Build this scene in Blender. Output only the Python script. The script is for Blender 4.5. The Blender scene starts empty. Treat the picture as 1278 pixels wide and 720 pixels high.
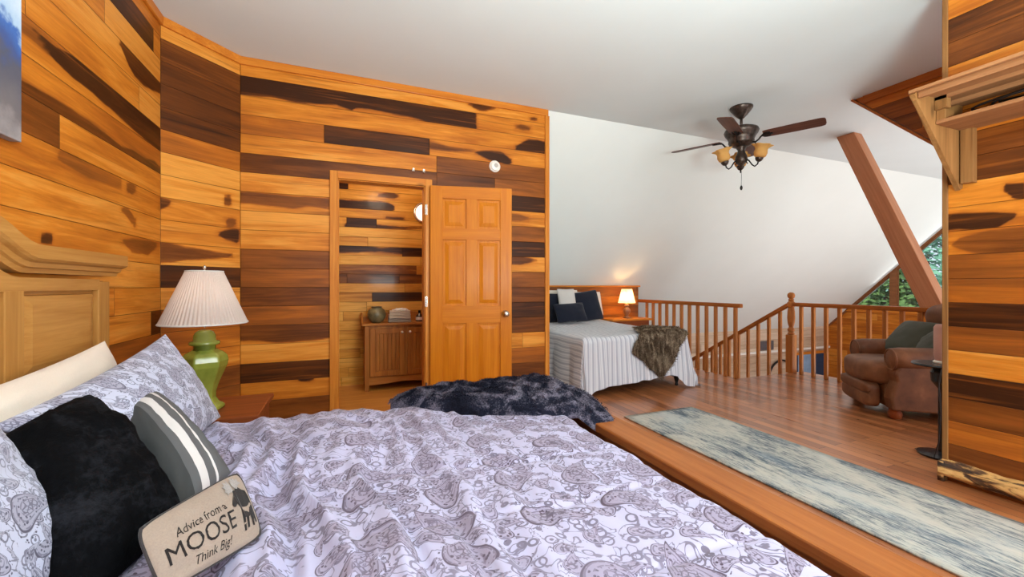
import bpy, math, random
from math import sin, cos, pi, radians, sqrt, hypot, atan2
from mathutils import Vector, Matrix, noise as mn
random.seed(7)
scene = bpy.context.scene
COL = scene.collection
# ------------------------------------------------------------------ camera model (level wide lens)
F, CX, HZ = 515.0, 639.0, 357.0
YAW = radians(21.6); SY, CY = sin(YAW), cos(YAW)
H = 1.14
def ray(u, v):
    a = (u-CX)/F; b = (HZ-v)/F
    return Vector((SY + CY*a, CY - SY*a, b))
def on_z(u, v, z):
    r = ray(u, v); t = (z-H)/r.z; return Vector((r.x*t, r.y*t, z))
def on_x(u, v, x):
    r = ray(u, v); t = x/r.x; return Vector((x, r.y*t, H+r.z*t))
def on_y(u, v, y):
    r = ray(u, v); t = y/r.y; return Vector((r.x*t, y, H+r.z*t))
def at_t(u, v, t):
    r = ray(u, v); return Vector((r.x*t, r.y*t, H+r.z*t))
def proj(p):
    d = p[0]*SY + p[1]*CY
    if d < .25: return (-9999, -9999)
    return (CX + F*(p[0]*CY - p[1]*SY)/d, HZ - F*(p[2]-H)/d)

# ------------------------------------------------------------------ colour + material helpers
def lin(c):
    return tuple((x/12.92 if x <= .04045 else ((x+.055)/1.055)**2.4) for x in [k/255 for k in c]) + (1.0,)
class NT:
    def __init__(s, name):
        s.m = bpy.data.materials.new(name); s.m.use_nodes = True
        s.t = s.m.node_tree; s.n = s.t.nodes; s.bsdf = s.n['Principled BSDF']; s.out = s.n['Material Output']
    def node(s, kind, **kw):
        nd = s.n.new(kind)
        for k, v in kw.items():
            if k.startswith('i_'): nd.inputs[k[2:].replace('_', ' ')].default_value = v
            else: setattr(nd, k, v)
        return nd
    def link(s, a, b): s.t.links.new(a, b)
    def _in(s, sock, v):
        if isinstance(v, bpy.types.NodeSocket): s.link(v, sock)
        elif v is not None: sock.default_value = v
    def math(s, op, a, b=None, c=None, clamp=False):
        nd = s.node('ShaderNodeMath', operation=op, use_clamp=clamp)
        s._in(nd.inputs[0], a)
        if b is not None: s._in(nd.inputs[1], b)
        if c is not None: s._in(nd.inputs[2], c)
        return nd.outputs[0]
    def vmath(s, op, a, b=None):
        nd = s.node('ShaderNodeVectorMath', operation=op)
        s._in(nd.inputs[0], a)
        if b is not None: s._in(nd.inputs[1], b)
        return nd.outputs[1] if op in ('LENGTH', 'DISTANCE', 'DOT_PRODUCT') else nd.outputs[0]
    def step(s, x, a, b, lo=0.0, hi=1.0):
        nd = s.node('ShaderNodeMapRange', interpolation_type='SMOOTHSTEP')
        s._in(nd.inputs[0], x); s._in(nd.inputs[1], a); s._in(nd.inputs[2], b); s._in(nd.inputs[3], lo); s._in(nd.inputs[4], hi)
        return nd.outputs[0]
    def mix(s, f, a, b, blend='MIX'):
        nd = s.node('ShaderNodeMix', data_type='RGBA', blend_type=blend)
        s._in(nd.inputs[0], f); s._in(nd.inputs[6], a); s._in(nd.inputs[7], b)
        return nd.outputs[2]
    def ramp(s, f, stops, interp='LINEAR'):
        nd = s.node('ShaderNodeValToRGB'); cr = nd.color_ramp; cr.interpolation = interp
        while len(cr.elements) > 1: cr.elements.remove(cr.elements[-1])
        cr.elements[0].position = stops[0][0]; cr.elements[0].color = stops[0][1]
        for p, c in stops[1:]:
            e = cr.elements.new(p); e.color = c
        s._in(nd.inputs[0], f); return nd.outputs[0]
    def noise(s, vec, scale=5, detail=4, rough=.55, dist=0.0, dim='3D'):
        nd = s.node('ShaderNodeTexNoise', noise_dimensions=dim)
        if vec is not None: s.link(vec, nd.inputs['Vector'])
        nd.inputs['Scale'].default_value = scale; nd.inputs['Detail'].default_value = detail
        nd.inputs['Roughness'].default_value = rough; nd.inputs['Distortion'].default_value = dist
        return nd.outputs[0]
    def voro(s, vec, scale, feature='F1', rnd=1.0):
        nd = s.node('ShaderNodeTexVoronoi', feature=feature)
        s.link(vec, nd.inputs['Vector']); nd.inputs['Scale'].default_value = scale; nd.inputs['Randomness'].default_value = rnd
        return nd
    def map(s, vec, scale=(1, 1, 1), loc=(0, 0, 0), rot=(0, 0, 0)):
        nd = s.node('ShaderNodeMapping'); s.link(vec, nd.inputs[0])
        nd.inputs[1].default_value = loc; nd.inputs[2].default_value = rot; nd.inputs[3].default_value = scale
        return nd.outputs[0]
    def obj(s): return s.node('ShaderNodeTexCoord').outputs['Object']
    def uv(s, name='uv'): return s.node('ShaderNodeUVMap', uv_map=name).outputs[0]
    def attr(s, name): return s.node('ShaderNodeAttribute', attribute_name=name).outputs['Fac']
    def sep(s, v):
        nd = s.node('ShaderNodeSeparateXYZ'); s.link(v, nd.inputs[0]); return nd.outputs
    def comb(s, x=0., y=0., z=0.):
        nd = s.node('ShaderNodeCombineXYZ')
        for k, v in enumerate((x, y, z)): s._in(nd.inputs[k], v)
        return nd.outputs[0]
    def bump(s, h, strength=.3, dist=.01):
        nd = s.node('ShaderNodeBump'); nd.inputs['Strength'].default_value = strength; nd.inputs['Distance'].default_value = dist
        s.link(h, nd.inputs['Height']); s.link(nd.outputs[0], s.bsdf.inputs['Normal'])
    def set(s, color=None, rough=None, metal=None, spec=None, coat=None, **kw):
        b = s.bsdf.inputs
        for k, v in (('Base Color', color), ('Roughness', rough), ('Metallic', metal), ('Specular IOR Level', spec), ('Coat Weight', coat)):
            if v is not None: s._in(b[k], v)
        for k, v in kw.items(): s._in(b[k.replace('_', ' ')], v)
        return s.m

def plain(name, c, rough=.5, metal=0., spec=.5, var=.08, scale=12, bump=0.0, coat=0.0, sheen=0.0):
    t = NT(name); o = t.obj()
    n = t.noise(o, scale, 4)
    c = lin(c); d = tuple(x*(1-var*2.2) for x in c[:3]) + (1,); e = tuple(min(1, x*(1+var)) for x in c[:3]) + (1,)
    t.set(color=t.ramp(n, [(.3, d), (.7, e)]), rough=rough, metal=metal, spec=spec, coat=coat)
    if bump: t.bump(t.noise(o, scale*6, 3), bump, .004)
    if sheen: t.set(Sheen_Weight=sheen)
    return t.m

def wood(name, c1, c2, axis=0, rough=.38, coat=.25, scale=1.0, dark=None, knots=True):
    """plain boards: long grain along the given object axis"""
    t = NT(name); o = t.obj()
    sc = [16*scale]*3; sc[axis] = 1.1*scale
    v = t.map(o, tuple(sc))
    w = t.noise(v, 1.4, 4, .6, .6)
    fine = t.noise(t.map(o, tuple(k*7 if i != axis else k*2.5 for i, k in enumerate(sc))), 1.0, 3, .6)
    f = t.math('ADD', t.math('MULTIPLY', w, .7), t.math('MULTIPLY', fine, .3))
    col = t.ramp(f, [(.32, lin(c2)), (.5, tuple((a+b)/2 for a, b in zip(lin(c1), lin(c2)))), (.66, lin(c1))])
    if knots:
        sk = [5*scale]*3; sk[axis] = 2.2*scale
        vn = t.voro(t.map(o, tuple(sk)), 1.0)
        k = t.step(vn.outputs['Distance'], .03, .13, 1, 0)
        col = t.mix(t.math('MULTIPLY', k, .55), col, lin(dark or tuple(int(x*.45) for x in c2)))
    t.set(color=col, rough=rough, coat=coat*.2, spec=.12, Coat_Roughness=.2)
    t.bump(fine, .12, .002)
    return t.m

# ------------------------------------------------------------------ mesh builder
class MB:
    def __init__(s): s.v = []; s.f = []; s.uvs = None
    def add(s, vs, fs):
        o = len(s.v); s.v += [tuple(p) for p in vs]; s.f += [tuple(i+o for i in f) for f in fs]; return s
    def box(s, lo, hi, M=None):
        x0, y0, z0 = lo; x1, y1, z1 = hi
        vs = [Vector(p) for p in ((x0,y0,z0),(x1,y0,z0),(x1,y1,z0),(x0,y1,z0),(x0,y0,z1),(x1,y0,z1),(x1,y1,z1),(x0,y1,z1))]
        if M is not None: vs = [M @ p for p in vs]
        return s.add(vs, [(0,3,2,1),(4,5,6,7),(0,1,5,4),(1,2,6,5),(2,3,7,6),(3,0,4,7)])
    def bar(s, p0, p1, w, h, up=(0,0,1)):
        p0, p1 = Vector(p0), Vector(p1); d = p1-p0; L = d.length; d.normalize()
        a = d.cross(Vector(up))
        if a.length < 1e-4: a = d.cross(Vector((1,0,0)))
        a.normalize(); b = a.cross(d)
        M = Matrix((a, d, b)).transposed().to_4x4(); M.translation = p0
        return s.box((-w/2, 0, -h/2), (w/2, L, h/2), M)
    def lathe(s, prof, c=(0,0,0), n=32, M=None, cap=True, fn=None):
        vs = []; fs = []
        for (r, z) in prof:
            for k in range(n):
                a = 2*pi*k/n; rr = r if fn is None else fn(r, z, a)
                p = Vector((rr*cos(a), rr*sin(a), z))
                if M is not None: p = M @ p
                vs.append(p + Vector(c))
        for i in range(len(prof)-1):
            for k in range(n):
                k2 = (k+1) % n
                fs.append((i*n+k, i*n+k2, (i+1)*n+k2, (i+1)*n+k))
        if cap:
            fs.append(tuple(range(n-1, -1, -1))); fs.append(tuple((len(prof)-1)*n+k for k in range(n)))
        return s.add(vs, fs)
    def cyl(s, p0, p1, r0, r1=None, n=16, cap=True):
        p0, p1 = Vector(p0), Vector(p1); d = p1-p0
        M = d.to_track_quat('Z', 'Y').to_matrix().to_4x4()
        return s.lathe([(r0, 0), (r0 if r1 is None else r1, d.length)], p0, n, M, cap)
    def tube(s, pts, r, n=8, cap=True):
        pts = [Vector(p) for p in pts]; vs = []; fs = []; N = len(pts)
        ref = None
        for i, p in enumerate(pts):
            d = (pts[min(i+1, N-1)]-pts[max(i-1, 0)]).normalized()
            if ref is None:
                ref = d.orthogonal().normalized()
            ref = (ref - d*ref.dot(d)).normalized(); b = d.cross(ref)
            rr = r[i] if isinstance(r, (list, tuple)) else r
            for k in range(n):
                a = 2*pi*k/n; vs.append(p + (ref*cos(a)+b*sin(a))*rr)
        for i in range(N-1):
            for k in range(n):
                k2 = (k+1) % n; fs.append((i*n+k, i*n+k2, (i+1)*n+k2, (i+1)*n+k))
        if cap: fs.append(tuple(range(n-1, -1, -1))); fs.append(tuple((N-1)*n+k for k in range(n)))
        return s.add(vs, fs)
    def prism(s, pts, d):
        """closed polygon (3d points) pushed along d"""
        pts = [Vector(p) for p in pts]; d = Vector(d); n = len(pts)
        nrm = Vector((0,0,0))
        for i in range(n): nrm += (pts[i]-pts[0]).cross(pts[(i+1) % n]-pts[0])
        if nrm.dot(d) > 0: pts = pts[::-1]
        vs = pts + [p+d for p in pts]
        fs = [tuple(range(n)), tuple(range(2*n-1, n-1, -1))] + [((i+1) % n, i, n+i, n+(i+1) % n) for i in range(n)]
        return s.add(vs, fs)
    def grid(s, fn, nu, nv, wrap_u=False):
        vs = [fn(i/nu, j/nv) for j in range(nv+1) for i in range(nu+1)]
        fs = [(j*(nu+1)+i, j*(nu+1)+i+1, (j+1)*(nu+1)+i+1, (j+1)*(nu+1)+i) for j in range(nv) for i in range(nu)]
        return s.add(vs, fs)
    def build(s, name, mat, parent=None, smooth=False, bevel=0.0, seg=2, angle=35, uvf=None, solid=0.0):
        me = bpy.data.meshes.new(name); me.from_pydata(s.v, [], s.f); me.validate(); me.update()
        ob = bpy.data.objects.new(name, me); COL.objects.link(ob)
        if mat: me.materials.append(mat)
        if uvf is not None:
            ul = me.uv_layers.new(name='uv')
            for lp in me.loops: ul.data[lp.index].uv = uvf[lp.vertex_index]
        if parent is not None: ob.parent = parent
        if smooth: me.shade_smooth()
        if solid:
            md = ob.modifiers.new('solid', 'SOLIDIFY'); md.thickness = solid; md.offset = 0
        if bevel:
            md = ob.modifiers.new('bevel', 'BEVEL'); md.width = bevel; md.segments = seg; md.limit_method = 'ANGLE'; md.angle_limit = radians(angle)
            if not smooth: pass
        return ob

def tag(o, label=None, cat=None, group=None, kind=None):
    if label: o['label'] = label
    if cat: o['category'] = cat
    if group: o['group'] = group
    if kind: o['kind'] = kind
    return o
def thing(name, label, cat, loc=(0,0,0), rz=0, group=None):
    o = bpy.data.objects.new(name, None); COL.objects.link(o); o.empty_display_size = .1
    o.location = loc; o.rotation_euler = (0, 0, rz)
    return tag(o, label, cat, group)
def struct(o, label=None, cat=None):
    o['kind'] = 'structure'
    return tag(o, label, cat)
def copy_tree(o, parent=None):
    c = o.copy(); COL.objects.link(c)
    if parent is not None: c.parent = parent
    for ch in list(o.children): copy_tree(ch, c)
    return c
def fbm(x, y, z=0., o=3):
    return mn.fractal(Vector((x, y, z)), 1.0, 2.0, o)

# ------------------------------------------------------------------ materials
def planks_mat(name, cols, groove=.0035, sat=1.0):
    t = NT(name)
    uv = t.uv('uv'); eA = t.sep(t.uv('eA')); eB = t.sep(t.uv('eB'))
    heart = t.attr('heart'); tone = t.attr('tone'); pm = t.attr('pmask'); pl = t.attr('plevel')
    fig = t.noise(t.map(uv, (1.3, 15, 1)), 1.0, 5, .62, .9)
    grain = t.noise(t.map(uv, (5, 110, 1)), 1.0, 3, .6, .3)
    broad = t.noise(t.map(uv, (.9, 5, 1)), 1.0, 3, .55)
    edge_n = t.noise(t.map(uv, (7, 42, 1)), 1.0, 3, .6, .4)
    m = t.math('ADD', pm, t.math('MULTIPLY', t.math('SUBTRACT', edge_n, .5), .55))
    m = t.step(m, -.22, .26, 0, 1)
    halo = t.math('MULTIPLY', t.step(pm, -1.0, .2, 0, 1), .10)
    heart = t.math('ADD', t.math('MULTIPLY', heart, t.math('SUBTRACT', 1.0, m)), t.math('MULTIPLY', t.math('MAXIMUM', pl, heart), m))
    heart = t.math('ADD', heart, t.math('MULTIPLY', halo, t.math('SUBTRACT', 1.0, m)))
    h = t.math('ADD', heart, t.math('MULTIPLY', t.math('SUBTRACT', fig, .5), .85))
    x = t.math('ADD', h, t.math('MULTIPLY', t.math('SUBTRACT', broad, .5), .62))
    x = t.math('ADD', x, t.math('MULTIPLY', t.math('SUBTRACT', tone, .5), .30))
    x = t.math('MULTIPLY', t.math('ADD', x, .14), .88)
    col = t.ramp(x, cols)
    # thin mineral streaks
    st = t.noise(t.map(uv, (.8, 26, 1)), 1.0, 4, .5, 1.2)
    col = t.mix(t.step(st, .57, .72, 0, .6), col, cols[-3][1])
    # small knots
    vn = t.voro(t.map(uv, (1.5, 2.6, 1)), 1.0)
    k = t.step(vn.outputs['Distance'], .018, .05, 1, 0)
    ks = t.step(t.sep(vn.outputs['Color'])[0], .55, .6)
    col = t.mix(t.math('MULTIPLY', t.math('MULTIPLY', k, ks), .8), col, cols[-1][1])
    g = t.math('ADD', .76, t.math('MULTIPLY', grain, .46))
    col = t.mix(1.0, col, t.comb(g, g, g), 'MULTIPLY')
    e = t.math('MINIMUM', t.math('MINIMUM', eA[0], eA[1]), t.math('MINIMUM', eB[0], eB[1]))
    gm = t.step(e, 0.0, groove, 0, 1)
    col = t.mix(t.step(e, groove*.1, groove*.75, .7, 0), col, lin((52, 26, 12)))
    t.set(color=col, rough=t.math('ADD', .30, t.math('MULTIPLY', fig, .16)), coat=.06, spec=.14, Coat_Roughness=.12)
    b = t.math('ADD', t.math('MULTIPLY', gm, 1.0), t.math('MULTIPLY', grain, .05))
    t.bump(b, .75, .004)
    return t.m
WALLRAMP = [(0.0, lin((222, 148, 62))), (.14, lin((206, 125, 40))), (.32, lin((176, 97, 29))), (.52, lin((138, 76, 28))), (.76, lin((100, 52, 18))), (1.0, lin((60, 31, 14)))]
M_WALL = planks_mat('varnished_plank_wall', WALLRAMP)
CLOSRAMP = [(0.0, lin((224, 166, 76))), (.14, lin((210, 148, 58))), (.32, lin((180, 116, 42))), (.52, lin((124, 72, 28))), (.76, lin((80, 46, 20))), (1.0, lin((50, 28, 18)))]
M_CLOS = planks_mat('varnished_plank_closet', CLOSRAMP)
PALE = [(0.0, lin((214, 190, 165))), (.3, lin((196, 168, 140))), (.55, lin((168, 138, 112))), (.8, lin((120, 100, 88))), (1.0, lin((80, 70, 66)))]
M_PALE = planks_mat('pale_plank_wall', PALE)

M_TRIMX = wood('honey_trim_x', (216, 136, 50), (188, 104, 34), 0)
M_TRIMY = wood('honey_trim_y', (216, 136, 50), (188, 104, 34), 1)
M_TRIMZ = wood('honey_trim_z', (214, 138, 54), (184, 104, 34), 2)
M_DOOR = wood('honey_door_z', (206, 124, 28), (184, 100, 16), 2, rough=.33, knots=False)
M_DOORX = wood('honey_door_x', (204, 122, 28), (182, 98, 16), 0, rough=.33, knots=False)
M_PINE = wood('pine_z', (192, 138, 72), (160, 106, 48), 2, rough=.4, dark=(110, 72, 40))
M_PINEY = wood('pine_y', (196, 142, 76), (166, 110, 50), 1, rough=.4, dark=(96, 66, 44))
M_CAB = wood('cabinet_z', (184, 116, 50), (138, 82, 34), 2, rough=.4, knots=False)
M_CABX = wood('cabinet_x', (190, 122, 54), (144, 88, 38), 0, rough=.4, knots=False)
M_RAIL = wood('rail_y', (182, 108, 48), (148, 80, 34), 1, rough=.35, knots=False)
M_BAL = wood('baluster_z', (196, 126, 66), (158, 92, 44), 2, rough=.4, knots=False)
M_BEAM = wood('beam_z', (204, 144, 106), (174, 114, 80), 2, rough=.55, coat=.05, scale=.6)
M_BROWNT = wood('brown_trim', (150, 98, 62), (116, 72, 44), 1, rough=.5, knots=False)
M_BEDRAIL = wood('bed_rail_y', (168, 102, 52), (134, 74, 34), 1, rough=.38)
M_STAND = wood('nightstand_x', (150, 78, 40), (112, 52, 26), 0, rough=.35, knots=False)
M_SHELF = wood('shelf_ply_y', (166, 114, 74), (132, 86, 54), 1, rough=.55, coat=.05)
M_SHELFZ = wood('shelf_ply_z', (162, 114, 66), (124, 84, 46), 2, rough=.55, coat=.05)
M_BLADE = wood('fan_blade_x', (112, 74, 60), (78, 48, 40), 0, rough=.4, knots=False)

M_PAINT = plain('white_paint', (230, 232, 226), .75, var=.008, scale=2, spec=.25)
M_CEIL = plain('ceiling_paint', (222, 228, 227), .8, var=.008, scale=2, spec=.2)
M_BRONZE = plain('aged_bronze', (84, 70, 62), .38, metal=.75, var=.25, scale=40)
M_IRON = plain('black_iron', (38, 34, 32), .45, metal=.6, var=.15, scale=40)
M_CHROME = plain('brushed_nickel', (205, 200, 190), .25, metal=1.0, var=.04)
M_WHITEP = plain('white_plastic', (236, 230, 220), .4, var=.02)
M_BLACK = plain('black_lacquer', (24, 24, 28), .25, var=.1)
M_CORD = plain('black_cord', (28, 24, 24), .5, var=.1)
M_PINK = plain('pinkish_shade', (196, 150, 136), .6, var=.03)

def m_floor():
    t = NT('reddish_board_floor'); o = t.obj(); s = t.sep(o)
    v = t.comb(s[1], s[0], 0.)
    b = t.node('ShaderNodeTexBrick', offset=.37, offset_frequency=2, squash=1.0)
    t.link(v, b.inputs['Vector']); b.inputs['Scale'].default_value = 1.0
    b.inputs['Mortar Size'].default_value = .0022; b.inputs['Brick Width'].default_value = .95; b.inputs['Row Height'].default_value = .083
    b.inputs['Color1'].default_value = (0, 0, 0, 1); b.inputs['Color2'].default_value = (1, 1, 1, 1); b.inputs['Mortar'].default_value = (.5, .5, .5, 1)
    b.inputs['Mortar Smooth'].default_value = .3
    g = t.noise(t.map(v, (2.2, 30, 1)), 1.0, 5, .6, .6)
    f = t.math('ADD', t.math('MULTIPLY', t.sep(b.outputs['Color'])[0], .45), t.math('MULTIPLY', g, .55))
    col = t.ramp(f, [(.2, lin((122, 70, 40))), (.45, lin((160, 96, 56))), (.75, lin((190, 122, 74)))])
    sp = t.noise(t.map(v, (3, 18, 1)), 1.0, 3, .5)
    col = t.mix(t.step(sp, .66, .76, 0, .5), col, lin((78, 40, 22)))
    col = t.mix(b.outputs['Fac'], col, lin((52, 26, 14)))
    t.set(color=col, rough=t.math('ADD', .22, t.math('MULTIPLY', g, .16)), coat=.3, Coat_Roughness=.18)
    t.bump(t.math('SUBTRACT', t.math('MULTIPLY', g, .15), b.outputs['Fac']), .35, .003)
    return t.m
M_FLOOR = m_floor()

def m_paisley(name, sc=1.0, ground=(180, 176, 204), ink=(74, 60, 74), ink2=(134, 120, 138)):
    """paisley drops with rings and dots on a pale ground, small flowers between; uv in metres"""
    t = NT(name); uv = t.uv('uv')
    wob = t.noise(t.map(uv, (3*sc, 3*sc, 1)), 1.0, 3, .5)
    v = t.vmath('ADD', t.map(uv, (sc, sc, 1)), t.comb(t.math('MULTIPLY', wob, .05), t.math('MULTIPLY', wob, -.04), 0.))
    gate = t.step(t.noise(t.map(uv, (70, 70, 1)), 1.0, 2), .40, .48)
    dots = t.step(t.voro(v, 84).outputs['Distance'], .28, .36, 1, 0)
    lace = t.step(t.voro(v, 56, 'DISTANCE_TO_EDGE').outputs['Distance'], .06, .12, 1, 0)
    def layer(k, off, freq):
        vv = t.vmath('ADD', v, off); K = (k, k, k)
        vn = t.voro(vv, k, rnd=.62)
        pos = t.vmath('MULTIPLY', t.vmath('SUBTRACT', vv, vn.outputs['Position']), K)
        rc = t.sep(vn.outputs['Color'])
        rot = t.node('ShaderNodeVectorRotate', rotation_type='Z_AXIS'); t.link(pos, rot.inputs['Vector'])
        t.link(t.math('MULTIPLY', t.math('SUBTRACT', rc[0], .35), 3.6), rot.inputs['Angle'])
        p = t.sep(rot.outputs[0])
        bx = t.math('SUBTRACT', p[0], t.math('MULTIPLY', t.math('MULTIPLY', t.math('ADD', p[1], .1), t.math('ADD', p[1], .1)), 1.1))
        w = t.math('MAXIMUM', t.math('SUBTRACT', .19, t.math('MULTIPLY', p[1], .36)), .025)
        dx = t.math('DIVIDE', bx, w); dy = t.math('DIVIDE', t.math('ADD', p[1], .02), .42)
        d = t.math('SQRT', t.math('ADD', t.math('MULTIPLY', dx, dx), t.math('MULTIPLY', dy, dy)))
        ins = t.step(d, .97, 1.02, 1, 0)
        ring = t.math('MULTIPLY', t.step(t.math('SINE', t.math('MULTIPLY', d, freq)), .35, .7), gate)
        rim = t.step(t.math('ABSOLUTE', t.math('SUBTRACT', d, .95)), .022, .048, 1, 0)
        halo = t.math('MULTIPLY', t.step(t.math('ABSOLUTE', t.math('SUBTRACT', d, 1.16)), .05, .08, 1, 0), dots)
        core = t.math('MULTIPLY', t.step(d, .42, .46, 1, 0), lace)
        mid = t.math('MULTIPLY', t.math('MULTIPLY', t.step(d, .42, .46), t.step(d, .80, .84, 1, 0)), dots)
        ink = t.math('MAXIMUM', t.math('MAXIMUM', t.math('MULTIPLY', ring, .6), rim), t.math('MAXIMUM', t.math('MULTIPLY', core, .8), mid))
        return ins, t.math('MULTIPLY', ink, ins), t.math('MULTIPLY', halo, t.math('SUBTRACT', 1.0, ins))
    iA, kA, hA = layer(4.4, (0, 0, 0), 30.0)
    iB, kB, hB = layer(9.5, (.37, .21, 0), 18.0)
    v2 = t.voro(v, 21, rnd=.9); fd = v2.outputs['Distance']
    petals = t.math('MULTIPLY', t.step(t.math('SINE', t.math('MULTIPLY', fd, 24.0)), .2, .5), t.step(fd, .44, .48, 1, 0))
    scroll = t.noise(t.map(uv, (13*sc, 13*sc, 1)), 1.0, 2, .5, 1.4)
    sc_ = t.step(t.math('ABSOLUTE', t.math('SUBTRACT', scroll, .5)), .010, .030, 1, 0)
    outer = t.math('MAXIMUM', t.math('MULTIPLY', petals, .8), t.math('MULTIPLY', sc_, .75))
    notA = t.math('SUBTRACT', 1.0, iA); notB = t.math('SUBTRACT', 1.0, iB)
    low = t.math('MAXIMUM', t.math('MAXIMUM', kB, hB), t.math('MULTIPLY', outer, notB))
    mask = t.math('MAXIMUM', t.math('MAXIMUM', kA, hA), t.math('MULTIPLY', low, notA))
    patch = t.noise(t.map(uv, (2.2, 2.2, 1)), 1.0, 2)
    fill = t.math('MAXIMUM', t.math('MULTIPLY', iA, .62), t.math('MULTIPLY', iB, .5))
    base = t.mix(fill, lin(ground), lin(ink2))
    col = t.mix(t.math('MULTIPLY', mask, t.step(patch, .3, .7, .75, 1.0)), base, lin(ink))
    weave = t.noise(t.map(uv, (900, 900, 1)), 1.0, 1)
    t.set(color=col, rough=.85, spec=.15, Sheen_Weight=.15)
    t.bump(t.math('ADD', t.math('MULTIPLY', weave, .15), t.noise(t.map(uv, (40, 40, 1)), 1.0, 3)), .25, .003)
    return t.m
M_PAISLEY = m_paisley('paisley_cotton')
M_SHAM = m_paisley('paisley_cotton_sham', 1.5, ground=(190, 192, 212), ink=(78, 74, 92), ink2=(138, 132, 150))

def m_fur(name, c1, c2, c3, sc=8, st=(1, 1, 1)):
    t = NT(name); o = t.obj()
    n = t.noise(t.map(o, st), sc, 5, .65, 1.0); f = t.noise(t.map(o, st), sc*14, 3, .7)
    x = t.math('ADD', t.math('MULTIPLY', n, .7), t.math('MULTIPLY', f, .3))
    t.set(color=t.ramp(x, [(.34, lin(c1)), (.48, lin(c2)), (.62, lin(c3))]), rough=.95, spec=.06)
    t.bump(f, .6, .006)
    return t.m
M_THROW = m_fur('charcoal_fur', (15, 16, 24), (34, 35, 48), (122, 116, 130), 9)
M_BROWNFUR = m_fur('brown_fur', (44, 32, 24), (92, 74, 58), (176, 156, 130), 9, (2.2, 2.2, .5))
M_BLACKFUR = m_fur('black_plush', (4, 4, 5), (10, 10, 12), (32, 32, 36), 5)
def fabric(name, c, var=.05, sc=300, rough=.9, sheen=.2):
    t = NT(name); o = t.obj()
    n = t.noise(o, sc, 2); b = t.noise(o, 6, 3)
    cc = lin(c)
    t.set(color=t.ramp(t.math('ADD', t.math('MULTIPLY', n, .6), t.math('MULTIPLY', b, .4)), [(.3, tuple(x*(1-2*var) for x in cc[:3])+(1,)), (.7, tuple(min(1, x*(1+var)) for x in cc[:3])+(1,))]), rough=rough, spec=.15, Sheen_Weight=sheen)
    t.bump(n, .2, .002)
    return t.m
M_GREYFAB = fabric('grey_canvas', (92, 91, 92), .08)
M_IVORY = fabric('ivory_satin', (232, 216, 200), .03, rough=.6)
M_NAVY = fabric('navy_velvet', (26, 29, 42), .1)
M_CREAM = fabric('cream_weave', (208, 200, 192), .05)
M_LINEN = fabric('linen_tan', (152, 134, 120), .07)
M_PIPING = fabric('dark_piping', (58, 52, 52), .1)
M_INK = fabric('dark_ink', (36, 31, 30), .1)
M_CUSH = fabric('sage_velvet', (78, 82, 72), .1)
M_TOWEL = fabric('towel', (232, 218, 198), .05, 120)
M_TOWELD = fabric('towel_grey', (182, 168, 154), .05, 120)
M_TICKING = fabric('box_spring_dark', (40, 36, 36), .1)

def m_stripe_pillow():
    t = NT('grey_striped_canvas'); s = t.sep(t.uv('uv'))
    u = s[0]
    a = t.math('MULTIPLY', t.step(u, .40, .405), t.step(u, .54, .545, 1, 0))
    b = t.math('MULTIPLY', t.step(u, .67, .675), t.step(u, .71, .715, 1, 0))
    m = t.math('ADD', a, b, clamp=True)
    n = t.noise(t.map(t.uv('uv'), (300, 300, 1)), 1.0, 2)
    dk = t.mix(t.step(u, .28, .285), lin((66, 66, 66)), lin((94, 93, 94)))
    t.set(color=t.mix(m, dk, lin((206, 200, 198))), rough=.9, spec=.12)
    t.bump(n, .2, .002)
    return t.m
M_STRIPE = m_stripe_pillow()
def m_ticking_cover():
    t = NT('blue_white_ticking'); uv = t.uv('uv'); s = t.sep(uv)
    p = t.math('FRACT', t.math('MULTIPLY', s[0], 1/.058))
    a = t.math('MULTIPLY', t.step(p, .08, .14), t.step(p, .44, .52, 1, 0))
    th = t.math('MULTIPLY', t.step(p, .62, .66), t.step(p, .76, .80, 1, 0))
    m = t.math('ADD', a, t.math('MULTIPLY', th, .6), clamp=True)
    pk = t.noise(t.map(uv, (60, 26, 1)), 1.0, 3)
    col = t.mix(t.math('MULTIPLY', m, .62), lin((214, 212, 214)), lin((146, 148, 160)))
    t.set(color=col, rough=.9, spec=.1, Sheen_Weight=.1)
    t.bump(t.math('ADD', pk, t.math('MULTIPLY', m, .4)), .4, .006)
    return t.m
M_TICK = m_ticking_cover()
def m_rug():
    t = NT('distressed_runner'); o = t.obj()
    st = t.noise(t.map(o, (62, 9, 1)), 1.0, 7, .8, .6)
    bl = t.noise(t.map(o, (6, 2.2, 1)), 1.0, 4, .6, .6)
    fi = t.noise(t.map(o, (140, 18, 1)), 1.0, 3, .7)
    x = t.math('ADD', t.math('MULTIPLY', st, .62), t.math('MULTIPLY', bl, .48))
    x = t.math('ADD', x, t.math('MULTIPLY', t.math('SUBTRACT', fi, .5), .25))
    col = t.ramp(x, [(.42, lin((196, 191, 178))), (.54, lin((180, 178, 168))), (.585, lin((146, 149, 148))), (.64, lin((100, 109, 116))), (.74, lin((66, 76, 88)))])
    bz = t.noise(t.map(o, (3, 1.6, 1), (4, 2, 0)), 1.0, 3)
    col = t.mix(t.step(bz, .5, .7, 0, .2), col, lin((168, 190, 204)))
    t.set(color=col, rough=.95, spec=.05)
    t.bump(t.noise(o, 220, 2), .3, .004)
    return t.m
M_RUG = m_rug()
def m_leather():
    t = NT('brown_leather'); o = t.obj()
    n = t.noise(o, 5, 5, .6); c = t.voro(o, 160)
    t.set(color=t.ramp(n, [(.3, lin((90, 52, 30))), (.55, lin((122, 76, 46))), (.75, lin((152, 100, 64)))]), rough=.52, spec=.4)
    t.bump(c.outputs['Distance'], .12, .002)
    return t.m
M_LEATHER = m_leather()
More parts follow.
